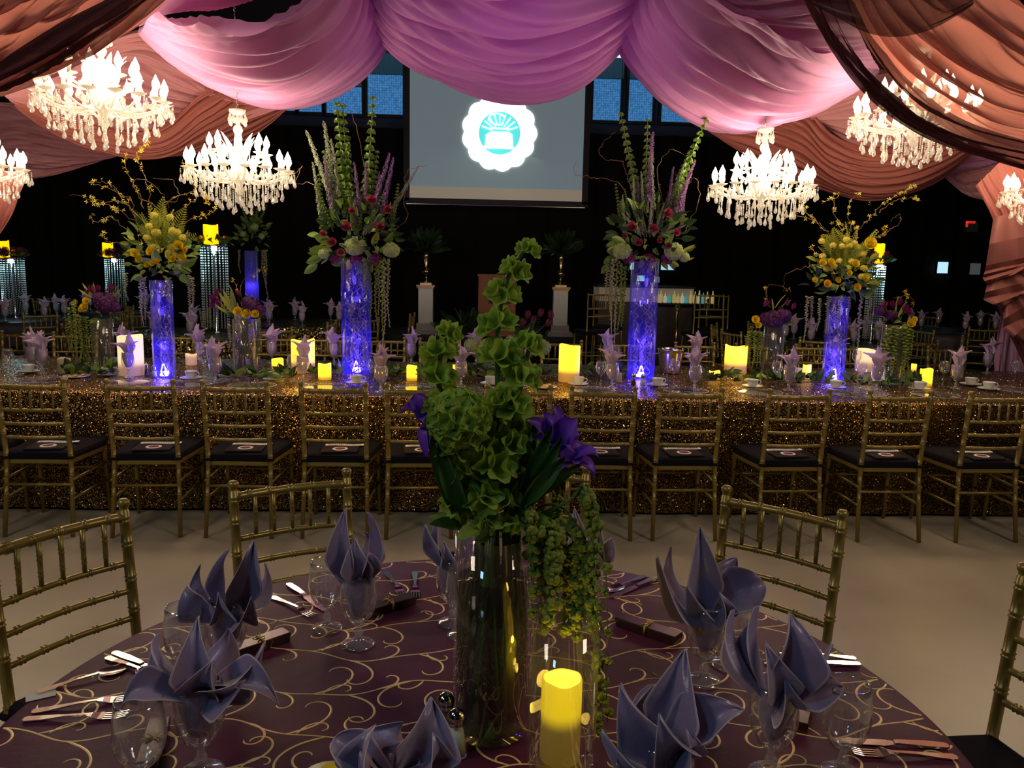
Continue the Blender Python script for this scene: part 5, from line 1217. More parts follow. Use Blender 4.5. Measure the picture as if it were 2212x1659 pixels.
DCL = mat('black_purple_cloth', (.016, .008, .016), .5)
for _x, _Y, _q in ((33, 10.9, .85), (262, 12.75, .8), (440, 9.25, .85), (665, 11.0, .85), (1800, 9.3, .8), (2060, 11.6, .85)): _c = atY(_x, 650, _Y); TPOS.append((_c.x, _Y, _q+.2))
def bg_table(x, Y, R, m, label, nn, nc, chairs_label, skip=()):
    c = atY(x, 650, Y); c = (c.x, Y)
    t = thing('round_table', label, 'table', (c[0], c[1], 0), 0, 'round tables in the background')
    b = MB(); b.lathe([(.0005, .73), (R-.03, .73), (R-.03, .755), (.0005, .755)], 40); ob('tabletop', b.mesh('tabletop', WOOD), t)
    for s in range(4): q = s*PI/2+.4; ob('leg', CACHE['tleg'], t, (.5*math.cos(q), .5*math.sin(q), 0))
    tag(ob('tablecloth', round_cloth(R, m, int(x)), None, (c[0], c[1], 0)), 'cloth over the '+label, 'tablecloth')
    if nn: hex_napkins((c, R), nn, 'napkin on the '+label, 'lavender napkins on the '+label)
    for i in range(nc):
        if i in skip: continue
        q = 2*PI*i/nc+.35+x*.01; rr = R+.52
        far_chair(c[0]+rr*math.cos(q), c[1]+rr*math.sin(q), q+PI/2+rnd.uniform(-.12, .12), chairs_label+', '+ORD[i]+' of them', chairs_label)
    return c
bg_table(33, 10.9, .85, DCL, 'black round table at the far left', 8, 8, 'gilt chair at the black table at the far left')
bg_table(262, 12.75, .80, DCL, 'black round table behind the left yellow arrangement', 7, 7, 'gilt chair behind the left yellow arrangement', (1,))
bg_table(440, 9.2, .85, SEQD, 'dark gold sequin table behind the left vases', 7, 8, 'gilt chair at the gold round table behind left vases')
bg_table(665, 11.0, .85, SEQD, 'dark gold sequin table left of the stage', 7, 8, 'gilt chair at the gold round table near the stage')
bg_table(1800, 9.3, .80, SEQD, 'dark sequin table behind the right yellow arrangement', 7, 8, 'gilt chair at the table behind the right yellow arrangement')
bg_table(2060, 11.6, .85, DCL, 'black round table at the far right', 6, 8, 'gilt chair at the black table at the far right')
column(33, 558, 672, 46, 10.9, 'crystal bead column at the far left', (23, 530, 26, 19))
column(252, 557, 668, 38, 12.7, 'crystal bead column behind the left yellow arrangement', (245, 533, 21, 16))
column(467, 530, 690, 54, 9.25, 'bright crystal bead column left of the mauve arrangement', (467, 499, 30, 27), 1.1)
column(1885, 570, 690, 34, 9.3, 'bead column half hidden by the right yellow arrangement', (1882, 535, 20, 18), .8)
# dim blue vase with a dark arrangement behind
p = atY(545, 650, 10.8); p.z = TZ
t = thing('tall_glass_vase', 'slim dark blue vase in the background under a dim bouquet', 'vase', p, 0); hh = atY(545, 542, 10.8).z-TZ
b = MB(); b.lathe([(.0005, 0), (.085, 0), (.088, .01), (.088, hh), (.084, hh), (.084, .012), (.0005, .012)], 24); ob('glass_cylinder', b.mesh('glass_cylinder', glassmat('blue_hazed_glass', haze=.25, hazecol=(.4, .4, 1))), t)
for i in range(6):
    P = [(.05*math.sin(k*1.3+i), .05*math.cos(k*1.7+i*2), .02+(hh-.02)*k/12) for k in range(13)]; b = MB(); b.tube(P, .005, 5); ob('willow_twig', b.mesh('willow_twig', TWIG), t)
lamp('POINT', 'vase_led', p+Vector((0, -.03, .5)), 1.6, (.1, .05, 1), .03); lamp('POINT', 'vase_led', p+Vector((0, -.03, .15)), 1.0, (.1, .05, 1), .03)
a = Arr('flower_arrangement', 'dim bouquet of mauve and grey green flowers behind the left chandelier', 'flowers', 545, 545, 10.8)
a.leaves(46, 545, 505, 36, 40, [LD(), LF()], (1, 1.7), -.8)
for u, v in ((520, 440), (545, 420), (575, 445), (560, 430)): a.spike('bells_of_ireland_stem', BF(), 545, 510, u, v)
for u, v, s in ((550, 490, .6), (525, 505, .5), (565, 510, .5)): a.put('hydrangea', HYC(), u, v, -.15, (0, -1, .4), s)
for u, l in ((570, 80), (574, 110), (566, 60), (516, 50)): ob('amaranth_tassel', AF(), a.t, a.w(u, 540, -.05), (0, 0, 0), (.6, .6, l*a.k))

# bar with stools, stanchions, wall panels, exit sign
def bar():
    Y = 12.4; a_ = atY(1293, 650, Y); c_ = atY(1498, 622, Y); W = c_.x-a_.x; z0, z1 = a_.z, atY(1400, 622, Y).z
    t = thing('bar_counter', 'dark bar counter with a pale upper band behind the right blue vase', 'bar', ((a_.x+c_.x)/2, Y+.3, 0), 0)
    b = MB(); b.box((0, 0, z0/2), (W, .6, z0)); ob('body', b.mesh('body', mat('bar_front', (.05, .028, .02), .4, noise=(9, (.03, .015, .012), .2)), False), t)
    b = MB(); b.box((0, -.02, (z0+z1)/2), (W, .62, z1-z0)); ob('upper_band', b.mesh('upper_band', mat('bar_band', (.5, .42, .33), .6, emit=(.12, .09, .06), es=.35), False), t)  # light falling on the band is put in as weak emission
    b = MB(); b.box((0, 0, z1+.015), (W+.06, .7, .03)); ob('counter_top', b.mesh('counter_top', BLK, False), t)
    bm = cached('bottle', lambda: (lambda b: (b.lathe([(.0005, 0), (.032, 0), (.034, .01), (.034, .13), (.014, .17), (.012, .22), (.014, .23), (.0005, .23)], 10), b.mesh('glass', GLASS))[1])(MB()))
    for i in range(14):
        x = .15+i*.065+rnd.uniform(-.012, .012); kind = i % 4; m = emis('bottle_glow_%s' % ('amber', 'amber', 'white', 'teal')[kind], ((.7, .55, .2), (.6, .5, .3), (.7, .7, .6), (.1, .5, .5))[kind], .30)  # bottles glow by their own emission, no lamp stands behind them
        me = cached(('btl', kind), lambda: (lambda b: (b.lathe([(.0005, 0), (.026, 0), (.028, .01), (.028, .10), (.010, .13), (.009, .16), (.0005, .17)], 10), b.mesh('bottle', m))[1])(MB()))
        tag(ob('bottle', me, None, ((a_.x+c_.x)/2+x, Y-.12, z0-.005), None, (1, 1, .8+.4*rnd.random())), 'small lit bottle on the shelf before the bar, %s from the left' % ORD[i], 'bottle', 'bottles at the bar')
    b = MB(); b.box((.55, -.42, z0-.015), (1.05, .22, .02)); ob('bottle_shelf', b.mesh('bottle_shelf', BLK, False), t)
bar()
def stool(x, ytop, yb, Y, rz, label):
    p = atY(x, yb, Y); H = atY(x, ytop, Y).z
    t = thing('bar_stool', label, 'stool', (p.x, Y, 0), rz, 'tall gilt bar stools')
    s = .19; m = GOLD; sh = .72
    def leg(px, py, h): b = MB(); b.tube([(px*1.1, py*1.1, 0), (px, py, h)], .011, 6); return b.mesh('leg', m)
    for px, py, h in ((-s, -s, H), (s, -s, H), (-s, s, sh), (s, s, sh)): ob('leg', leg(px, py, h), t)
    b = MB(); b.box((0, 0, sh+.02), (.42, .42, .05)); ob('seat', b.mesh('seat', BLACKCUSH, False), t)
    for z in (H-.02, H-.2, H-.3): b = MB(); b.tube([(-s, -s, z), (s, -s, z)], .010, 6); ob('rail', b.mesh('rail', m), t)
    for i in range(5): b = MB(); b.tube([(-s+2*s*(i+1)/6, -s, H-.2), (-s+2*s*(i+1)/6, -s, H-.02)], .006, 5); ob('spindle', b.mesh('spindle', m), t)
    for z in (.25, .45):
        for a1, a2 in (((-s, -s), (s, -s)), ((-s, s), (s, s)), ((-s, -s), (-s, s)), ((s, -s), (s, s))): b = MB(); b.tube([(*a1, z), (*a2, z)], .008, 5); ob('stretcher', b.mesh('stretcher', m), t)
for i, (x, yt, Y, rz, l) in enumerate(((1283, 632, 10.5, .3, 'tall gilt stool at the left end of the bar'), (1312, 634, 11.4, -.2, 'second tall gilt stool left of the right blue vase'), (1516, 634, 10.4, .1, 'tall gilt stool right of the bar, nearer one'), (1542, 636, 11.3, -.4, 'rightmost tall gilt stool by the bar'))):
    stool(x, yt, 730, Y, rz, l)
def stanchion(x, yt, label):
    Y = 11.95; p = atY(x, 700, Y); H = atY(x, yt, Y).z; t = thing('rope_stanchion', label, 'post', (p.x, Y, 0), 0, 'brass stanchions near the bar')
    b = MB(); b.lathe([(.0005, 0), (.16, 0), (.15, .02), (.03, .04), (.02, .06)], 20); ob('base', b.mesh('base', BRASS), t)
    b = MB(); b.tube([(0, 0, .04), (0, 0, H-.06)], .02, 10); ob('pole', b.mesh('pole', BRASS), t)
    b = MB(); b.lathe([(.02, H-.08), (.05, H-.07), (.02, H-.06), (.035, H-.02), (.0005, H)], 14); ob('cap', b.mesh('cap', BRASS), t)
stanchion(1462, 657, 'brass rope stanchion just right of the right blue vase'); stanchion(1527, 645, 'brass rope stanchion beside the bar stools')
WPN = 0
def wall_panel(x, y, w_, h_, col, s, label):
    Y = 13.9; p = atY(x, y, Y); k = (p-Vector((0, 0, CAMH))).dot(_f)/FPX; t = thing('wall_panel_light', label, 'light', p, 0, 'small lit panels on the back drape')
    b = MB(); b.box((0, 0, 0), (w_*k, .03, h_*k)); ob('panel', b.mesh('panel', emis('panel_%d_%d' % (x, y), col, s), False), t)
    b = MB()
    for sx in (-1, 1): b.box((sx*(w_*k/2+.008), 0, 0), (.016, .05, h_*k+.03))
    for sz in (-1, 1): b.box((0, 0, sz*(h_*k/2+.008)), (w_*k, .05, .016))
    ob('frame', b.mesh('frame', BLK, False), t)
for a_ in ((2035, 578, 24, 24, (.45, .75, 1), 1.1, 'bright pale blue lit square on the wall at right'), (2105, 581, 24, 24, (.12, .14, .15), .35, 'dim grey square on the wall near the right curtain'),
           (1365, 574, 8, 16, (.45, .8, 1), .9, 'narrow lit square left of the right blue vase top'), (1384, 601, 16, 12, (.35, .7, .95), .8, 'lit blue square seen through the right blue vase'),
           (1418, 604, 12, 12, (.2, .35, .45), .5, 'dim blue square seen through the right blue vase'), (1442, 577, 30, 12, (.4, .75, .9), .8, 'lit strip right of the right blue vase top'), (318, 520, 8, 5, (.3, .25, .1), .05, 'faint small panel behind the left yellow arrangement')):
    wall_panel(*a_)
def exit_sign():
    p = atY(2098, 490, 13.9); k = p.y/FPX; t = thing('exit_sign', 'small exit box with red corner light at right', 'sign', p)
    b = MB(); b.box((0, 0, 0), (24*k, .08, 22*k)); ob('housing', b.mesh('housing', mat('exit_grey', (.09, .10, .11), .6), False), t)
    b = MB(); b.box((-6*k, -.05, 9.5*k), (20*k, .02, 5*k)); b.box((-14*k, -.05, 5*k), (4*k, .02, 12*k)); ob('red_lamp', b.mesh('red_lamp', emis('exit_red', (.7, .03, .02), .7), False), t)
exit_sign()

# ------------------------------------------------------------------ the plum round table in front
def front_table():
    t = thing('round_table', 'large round table in front under a plum cloth with gold scrolls', 'table', TC, 0)
    b = MB(); b.lathe([(.0005, .725), (TR-.03, .725), (TR-.03, .750), (.0005, .750)], 60); ob('tabletop', b.mesh('tabletop', WOOD), t)
    for s in range(4): q = s*PI/2+.7; ob('leg', CACHE['tleg'], t, (.55*math.cos(q), .55*math.sin(q), 0))
    c = tag(ob('tablecloth', round_cloth(TR, PURPLE, 3, .7585, nfold=30, seg=300, dents=CHANG), None, TC), 'plum taffeta cloth with gold scroll embroidery on the front round table', 'tablecloth')
    # scroll embroidery: raised cords that run in curls over the cloth
    r = random.Random(11); b = MB(); zt = .7585
    def ribbon(P, w0, w1):
        seg = []
        n = len(P)
        for i, p in enumerate(P):
            inside = p[0]**2+p[1]**2 < (TR-.012)**2
            if not inside:
                if len(seg) > 3: emit(seg)
                seg = []
                continue
            d = (P[min(i+1, n-1)][0]-P[max(i-1, 0)][0], P[min(i+1, n-1)][1]-P[max(i-1, 0)][1]); L = math.hypot(*d) or 1
            w_ = w0+(w1-w0)*i/n; w_ *= min(1, .35+i/6, .35+(n-1-i)/5)
            seg.append((p, (-d[1]/L*w_, d[0]/L*w_)))
        if len(seg) > 3: emit(seg)
    def emit(seg):
        V = []
        for p, s in seg:
            V += [(p[0]-s[0], p[1]-s[1], zt+.0001), (p[0], p[1], zt+.0011), (p[0]+s[0], p[1]+s[1], zt+.0001)]
        F = []
        for i in range(len(seg)-1): F += [(3*i, 3*i+1, 3*i+4, 3*i+3), (3*i+1, 3*i+2, 3*i+5, 3*i+4)]
        b.add(V, F)
    def spiral(x, y, a, R, sgn, turns=1.45, lead=.05):
        P = []; th = a; n = 46; S = R*4.6
        for i in range(n):
            u = i/n; P.append((x, y)); k = sgn*(1/R)*(.35+u*u*2.6) if u > .12 else sgn*.2/R
            ds = S/n*(1.0 if u < .5 else 1.0-.35*(u-.5)*2); th += k*ds; x += math.cos(th)*ds; y += math.sin(th)*ds
        return P
    rows = 13
    for ri in range(rows):
        y0 = -.86+ri*.143; xo = r.uniform(0, .2); sg = 1 if ri % 2 else -1
        P = []; N = 240
        for i in range(N+1):
            x = -.95+1.9*i/N; P.append((x, y0+.030*math.sin((x+xo)*14)+.006*math.sin(x*37+ri)))
        ribbon(P, .0019, .0019)
        x = -.92+xo*.4; k = 0
        while x < .92:
            yy = y0+.030*math.sin((x+xo)*14)+.006*math.sin(x*37+ri); s_ = 1 if k % 2 else -1
            a = .35*s_ if r.random() < .75 else PI-.35*s_
            R_ = r.uniform(.036, .052) if k % 3 else r.uniform(.022, .030)
            dirx = 1 if math.cos(a) > 0 else -1
            ribbon(spiral(x, yy, a, R_, s_*dirx), .0027, .0016)
            if k % 3 == 1:
                ribbon(spiral(x+.02, yy, a+.9*s_*dirx, R_*.5, -s_*dirx), .0022, .0014)
            x += r.uniform(.060, .090); k += 1
    o = ob('embroidery', b.mesh('embroidery', THREAD), c, (0, 0, 0)); o['kind'] = 'stuff'
front_table()
ZN = .7592
# --- near napkins: each with its own folds, (tip pixel, depth, width, cup, twist, bow) round a rim pixel
def near_napkin(foot, petals, label, seed, sc=1.0, rim=.165):
    p = at(foot[0], foot[1], ZN); p.z = ZN
    goblet(p, 'goblet under '+label, 'goblets with napkins on the front table', sc=sc)
    b = MB(); stuffed(b, r0=.0335, z0=.068, z1=.166, seed=seed)
    for i, (x, y, d, w_, cup, tw, bow) in enumerate(petals):
        tip = atY(x, y, p.y+d)-p; tip = tip/sc
        q = math.atan2(tip.y, tip.x); base = (.014*math.cos(q+.4*i), .014*math.sin(q+.4*i), .135)
        petal(b, base, tip, w_*1.05, (bow[0], -abs(bow[2]) if len(bow) > 2 and bow[2] < 0 else (bow[2] if len(bow) > 2 else 0), bow[1]), cup*1.5, tw, 20, 12, curl=-.01, angular=True, hem=True)
    me = b.mesh('folded_napkin', [NAP_N, HEM])
    o = ob('folded_napkin', me, None, p, (0, 0, 0), sc)
    sd = o.modifiers.new('thickness', 'SOLIDIFY'); sd.thickness = .0016; sd.offset = 0
    ss = o.modifiers.new('smooth', 'SUBSURF'); ss.levels = 1; ss.render_levels = 1
    tag(o, label, 'napkin', 'slate lavender napkins on the front table')
near_napkin((775, 1391), [(742, 1100, -.01, .030, .5, .1, (-.008, .0, -.02)), (802, 1106, .02, .026, .5, -.2, (.012, .0, .01)), (796, 1150, .04, .030, .4, .0, (.015, .01, .02)), (768, 1165, -.03, .032, .45, .5, (0, .01, -.025)), (735, 1180, .02, .024, .4, .2, (-.012, .0, .0)), (800, 1200, -.045, .020, .6, -.4, (.01, .02, -.02))],
            'upright slate blue napkin left of the flower vase', 1)
near_napkin((492, 1462), [(482, 1187, .02, .022, .6, .3, (-.01, .005, .0)), (549, 1172, .0, .034, .5, -.1, (.008, .0, -.02)), (581, 1222, .04, .030, .5, .2, (.02, -.005, .01)), (402, 1268, -.02, .030, .7, .3, (-.015, .012, -.02)), (425, 1225, .03, .026, .5, -.2, (-.02, .0, .01)), (545, 1300, -.04, .030, .6, .4, (.015, -.02, -.02)), (470, 1290, -.04, .026, .6, -.5, (0, -.01, -.025))],
            'slate lavender napkin with a tall folded peak, upper of two at left', 2)
near_napkin((436, 1668), [(424, 1337, .0, .032, .5, .05, (0, .0, -.03)), (330, 1376, .03, .032, .6, .3, (-.015, .01, .0)), (262, 1528, -.04, .026, .6, .4, (-.01, .045, -.03)), (572, 1402, .0, .024, .7, -.3, (.01, -.012, -.02)), (602, 1517, -.02, .028, .6, -.4, (.02, .045, -.02)), (455, 1440, -.06, .032, .5, .4, (.0, .0, -.02)), (500, 1360, .05, .03, .5, 0, (.01, 0, .02)), (520, 1480, -.05, .026, .7, .5, (.01, 0, -.03))],
            'large spread slate blue napkin at the lower left', 3)
near_napkin((856, 1868), [(938, 1515, .02, .045, .45, .1, (.012, .01, -.02)), (800, 1580, -.02, .040, .6, .3, (-.02, .02, -.03)), (722, 1598, .0, .030, .7, .4, (-.02, .02, .0)), (860, 1560, .05, .04, .5, 0, (-.01, 0, .02)), (945, 1600, -.03, .034, .5, -.3, (.02, 0, -.02)), (780, 1640, -.05, .03, .6, .5, (0, 0, -.03))],
            'broad lavender napkin cut off at the bottom edge by the salt shaker', 4, 1.0)
near_napkin((978, 1345), [(948, 1097, .0, .024, .6, .2, (-.01, .0, -.01)), (917, 1138, -.02, .024, .6, .4, (-.01, .015, -.01)), (1005, 1105, .0, .03, .5, 0, (.01, 0, 0)), (960, 1175, -.03, .024, .6, .4, (0, 0, -.02))],
            'lavender napkin mostly hidden behind the left side of the flower vase', 5)
near_napkin((1262, 1350), [(1242, 1100, .0, .030, .5, .1, (0, .0, -.02)), (1297, 1115, .02, .022, .6, -.2, (.01, .0, .0)), (1321, 1166, -.01, .022, .6, -.4, (.01, .018, -.01)), (1195, 1112, .03, .026, .5, .2, (-.01, 0, .01)), (1180, 1150, 0, .024, .5, .3, (-.01, .01, 0)), (1262, 1160, -.04, .028, .5, .3, (0, 0, -.02))],
            'lavender and blue napkin behind the hanging amaranth', 6)
near_napkin((1519, 1470), [(1514, 1139, .0, .036, .45, .0, (0, .0, -.02)), (1440, 1183, .04, .024, .7, .3, (-.015, -.01, .01)), (1415, 1210, -.01, .026, .7, .4, (-.005, -.03, -.02)), (1648, 1258, .0, .046, .55, -.3, (.02, .035, -.02)), (1590, 1205, .05, .036, .5, -.2, (.015, .01, .02)), (1485, 1275, -.05, .026, .6, .5, (-.01, .0, -.02)), (1560, 1290, -.05, .028, .6, -.4, (.01, .0, -.03))],
            'slate lavender napkin with sharp centre peak, upper of three at right', 7)
near_napkin((1662, 1672), [(1622, 1312, .02, .034, .6, .1, (-.01, .0, .0)), (1572, 1322, .03, .034, .5, .3, (-.02, .0, .0)), (1712, 1332, -.02, .042, .5, -.2, (.0, .02, -.03)), (1806, 1398, .01, .030, .5, -.3, (.0, -.005, -.01)), (1822, 1482, -.01, .034, .5, -.3, (.01, .015, -.02)), (1735, 1420, .05, .036, .5, 0, (.02, 0, .02)), (1660, 1400, -.05, .030, .5, .4, (0, 0, -.03)), (1700, 1480, -.05, .030, .6, -.3, (0, -.01, -.03))],
            'slate blue napkin with long folds pointing right, the rightmost one', 8)
near_napkin((1432, 1815), [(1478, 1407, .02, .042, .45, .1, (-.01, .01, -.02)), (1395, 1480, .03, .040, .5, .2, (-.02, 0, 0)), (1300, 1592, -.04, .026, .6, .4, (.0, -.015, -.03)), (1340, 1488, -.02, .034, .5, .3, (-.012, .01, -.02)), (1600, 1530, -.02, .034, .6, -.4, (.0, .035, -.02)), (1530, 1500, .03, .04, .5, 0, (.02, 0, .02)), (1430, 1560, -.07, .034, .5, .4, (0, 0, -.03)), (1490, 1590, -.05, .03, .6, -.4, (.01, 0, -.03))],
            'deep blue napkin at the lower right beside the candle', 9)
for x, y, l, me in ((707, 1357, 'empty goblet left of the upright napkin', 'goblet'), (404, 1478, 'empty goblet half hidden behind the upper left napkin', 'goblet'), (308, 1720, 'empty goblet cut off at the lower left', 'goblet'),
                    (1572, 1436, 'empty goblet behind the sharp peaked napkin', 'goblet'), (1817, 1672, 'empty goblet at the lower right beside the cutlery', 'goblet'), (1375, 1880, 'empty goblet at the bottom edge under the deep blue napkin', 'goblet'), (1000, 1372, 'empty goblet behind the flower vase', 'goblet')):
    goblet(at(x, y, ZN), l, 'empty goblets on the front table', me)

# cutlery
def strip(b, P, th=.0016):   # P: (s along, half width, z)
    n = len(P); V = []
    for s, w_, z in P: V += [(-w_, s, z), (w_, s, z), (w_, s, z+th), (-w_, s, z+th)]
    F = []
    for i in range(n-1):
        for j in range(4): F.append((4*i+j, 4*(i+1)+j, 4*(i+1)+(j+1) % 4, 4*i+(j+1) % 4))
    F += [(3, 2, 1, 0), (4*n-4, 4*n-3, 4*n-2, 4*n-1)]; b.add(V, F)
def cut_mesh(kind):
    b = MB()
    if kind == 'knife': 
        strip(b, [(0, .004, .002), (.006, .008, .002), (.04, .009, .003), (.085, .006, .0035), (.095, .0055, .003)], .004)
        return b.mesh('handle', STEEL, False)
    strip(b, [(0, .004, .001), (.005, .0085, .0012), (.03, .0075, .002), (.07, .0038, .005), (.11, .0032, .006)], .0022); return b.mesh('handle', STEEL, False)
def head_mesh(kind):
    b = MB()
    if kind == 'knife': strip(b, [(.095, .0055, .003), (.11, .009, .0025), (.17, .0095, .002), (.20, .006, .0015), (.207, .002, .0012)], .0012)
    elif kind == 'fork':
        strip(b, [(.108, .0032, .006), (.12, .008, .005), (.132, .0115, .0025), (.142, .0115, .0015)], .0018)
        for k in range(4):
            x = -.0098+k*.0065; V = MB(); strip(V, [(.140, .0016, .0015), (.165, .0014, .002), (.182, .0008, .006)], .0016); b.merge(V, Matrix.Translation((x, 0, 0)))
    else:
        b.grid(lambda u, v: Vector(((v-.5)*2*.019*math.sin(PI*min(.97, u*.93+.07))**.6, .105+.058*u, .006-.004*u-.004*math.sin(PI*u)*(1-(2*v-1)**2)+.001)), 10, 6)
    return b.mesh({'knife': 'blade', 'fork': 'tines', 'spoon': 'spoon_bowl'}[kind], STEEL, kind == 'spoon')
def cutlery(kind, a, c, label, sc=1.0):
    p = at(a[0], a[1], ZN); q = at(c[0], c[1], ZN); d = q-p
    t = thing(kind, label, kind, p, math.atan2(-d.x, d.y), 'cutlery on the front table'); t.scale = (sc,)*3
    ob('handle', cached(('cu', kind), lambda: cut_mesh(kind)), t); ob({'knife': 'blade', 'fork': 'tines', 'spoon': 'bowl'}[kind], cached(('ch', kind), lambda: head_mesh(kind)), t)
for kind, a, c, l in (('fork', (68, 1540), (262, 1512), 'upper fork of the pair at the lower left edge'), ('fork', (50, 1556), (262, 1548), 'lower fork of the pair at the lower left edge'),
                      ('knife', (245, 1413), (380, 1468), 'knife pointing under the spread napkin at left'), ('spoon', (230, 1421), (330, 1462), 'spoon beside the knife at left'),
                      ('fork', (586, 1290), (660, 1325), 'short fork left of the empty goblet'), ('knife', (622, 1264), (705, 1322), 'knife left of the empty goblet'),
                      ('fork', (834, 1237), (868, 1284), 'left fork behind the dark gift box'), ('fork', (896, 1236), (897, 1284), 'right fork behind the dark gift box'),
                      ('spoon', (1394, 1245), (1320, 1278), 'spoon behind the gift box at right'), ('knife', (1424, 1249), (1318, 1292), 'knife behind the gift box at right'),
                      ('knife', (1858, 1438), (1740, 1436), 'knife behind the rightmost napkin'), ('spoon', (1849, 1424), (1760, 1418), 'spoon behind the rightmost napkin'),
                      ('knife', (2049, 1616), (1880, 1606), 'knife at the lower right table edge'), ('fork', (2068, 1638), (1890, 1630), 'fork at the lower right table edge'), ('spoon', (80, 1497), (150, 1478), 'spoon handle at the left table edge')):
    cutlery(kind, a, c, l)
def gift_box(a, c, label, w_=.034, h=.020):
    p = at(a[0], a[1], ZN); q = at(c[0], c[1], ZN); d = q-p; L = d.length
    t = thing('gift_box', label, 'box', (p+q)/2, math.atan2(-d.x, d.y), 'ribboned gift boxes on the front table')
    def bev(W, Lh, z0, z1, e=.0015):
        b = MB(); V = []
        for s, z in ((1, z0), (1, z1-e), (1-e/W*2, z1)):
            V += [(-W/2*s, -Lh/2+(1-s)*W/2, z), (W/2*s, -Lh/2+(1-s)*W/2, z), (W/2*s, Lh/2-(1-s)*W/2, z), (-W/2*s, Lh/2-(1-s)*W/2, z)]
        F = [(3, 2, 1, 0), (8, 9, 10, 11)]+[(4*i+j, 4*i+(j+1) % 4, 4*i+4+(j+1) % 4, 4*i+4+j) for i in range(2) for j in range(4)]
        b.add(V, F); return b
    ob('box_base', bev(w_, L, 0, h*.55).mesh('box_base', CHOC, False), t); ob('lid', bev(w_+.0025, L+.0025, h*.5, h).mesh('lid', CHOC, False), t)
    b = MB(); b.box((0, 0, h+.0006), (w_+.004, .005, .0012))
    for s in (-1, 1): b.box((s*(w_/2+.0022), 0, h/2), (.001, .005, h))
    for s in (-1, 1):
        b.tube([(0, 0, h+.002), (s*.010, .004, h+.008), (s*.017, .002, h+.005), (s*.010, -.003, h+.003), (0, 0, h+.002)], .0013, 5)
        b.tube([(0, 0, h+.002), (s*.009, -.009, h+.002), (s*.013, -.016, h-.002)], .0012, 5)
    ob('ribbon', b.mesh('ribbon', GOLDRIB), t)
gift_box((505, 1418), (618, 1378), 'dark gift box with gold ribbon between the left napkins'); gift_box((790, 1330), (890, 1300), 'dark gift box with gold ribbon beside the upright napkin')
gift_box((1338, 1345), (1465, 1388), 'dark gift box with gold ribbon right of the amaranth'); gift_box((318, 1668), (346, 1572), 'dark gift box at the lower left beside the goblet'); gift_box((1722, 1580), (1738, 1515), 'dark gift box half hidden behind the rightmost napkin')
def small_plate(x, y, label, R=.045):
    p = at(x, y, ZN); t = thing('side_plate', label, 'plate', p, 0); b = MB(); b.lathe([(.0005, .002), (R*.6, .002), (R, .008), (R, .010), (R*.6, .005), (.0005, .004)], 32); ob('plate', b.mesh('plate', mat('ivory_china', (.62, .55, .30), .3)), t)
    b = MB(); petal(b, (-.02, -.01, .006), (.025, .012, .014), .015, (0, 0, .01), .5, nu=8, nv=4); ob('lemon_wedge', b.mesh('lemon_wedge', YEL), t)
small_plate(708, 1692, 'yellowish side plate peeking in at the bottom left of the napkin'); small_plate(1368, 1668, 'small plate at the bottom edge under the deep blue napkin', .03)
b = MB(); b.box((0, 0, .0006), (.05, .03, .0008)); tag(ob('place_card', b.mesh('place_card', mat('card_paper', (.6, .55, .5), .6), False), None, at(88, 1502, ZN), (0, 0, .5)), 'small white card at the left table edge', 'card')
shaker(at(985, 1630, ZN), 'white salt shaker in front of the flower vase', SALT, .95); shaker(at(962, 1592, ZN), 'pepper shaker behind the salt shaker at the flower vase', PEPPER, .95)

# --- centrepiece vase
VP = at(1060, 1607, ZN); VP.z = ZN; VR = 84*(VP-Vector((0, 0, CAMH))).dot(_f)/FPX; VP = VP+Vector((0, VR*.75, 0)); VH = atY(1062, 1152, VP.y).z-ZN
t = thing('glass_vase', 'clear cylinder vase with green stems on the plum table', 'vase', VP)
b = MB(); b.lathe([(.0005, 0), (VR*.93, 0), (VR, .007), (VR, VH*.5), (VR, VH), (VR-.0035, VH), (VR-.0035, VH*.5), (VR-.004, .016), (.0005, .013)], 56); ob('glass_cylinder', b.mesh('glass_cylinder', glassmat('front_vase_glass', haze=.012, base=.05, slope=.65)), t)
b = MB(); b.lathe([(.0005, .014), (VR-.005, .015), (VR-.005, VH*.78), (.0005, VH*.78)], 48); ob('water', b.mesh('water', glassmat('murky_water', tint=(.34, .42, .20), base=.01, slope=.15)), t)
C = Arr('flower_bouquet', 'green bells of Ireland, hydrangea and violet iris standing in the front vase', 'flowers', 1060, 1150, VP.y, p=VP+Vector((0, 0, VH)))
r = random.Random(21)
for i in range(24):
    q = r.random()*6.28; q2 = q+r.uniform(-1.1, 1.1); ra = VR*.78*math.sqrt(r.random()); rb = VR*.8*math.sqrt(r.random()); s = r.uniform(.0038, .0062); zb = .018+r.uniform(0, .035)
    A_ = Vector((ra*math.cos(q), ra*math.sin(q), zb-VH)); B_ = Vector((rb*math.cos(q2), rb*math.sin(q2), .03))
    b = MB(); b.tube([A_, A_.lerp(B_, .33)+Vector((r.uniform(-.006, .006), r.uniform(-.006, .006), 0)), A_.lerp(B_, .66), B_], [s, s, s*.95, s*.9], 9); ob('cut_stem', b.mesh('cut_stem', r.choice([STEMD, STEMD, STEMD, STEMG])), C.t)
WH = [cached(('wh', i), lambda: whorl_mesh(i, .0185, 7, 24)) for i in range(5)]
def bells(pts, whorls, label=None):
    Q = [C.w(x, y, d) for x, y, d in pts]; n = 24
    b = MB(); b.tube([crom(Q, i/n) for i in range(n+1)], [.0058*(1-.35*i/n) for i in range(n+1)], 8); s = ob('bells_of_ireland_stem', b.mesh('stem', STEMG), C.t)
    for x, y, d, sc in whorls:
        ob('bell_whorl', r.choice(WH), s, C.w(x, y, d), (r.uniform(-.3, .3), r.uniform(-.3, .3), r.random()*6), sc)
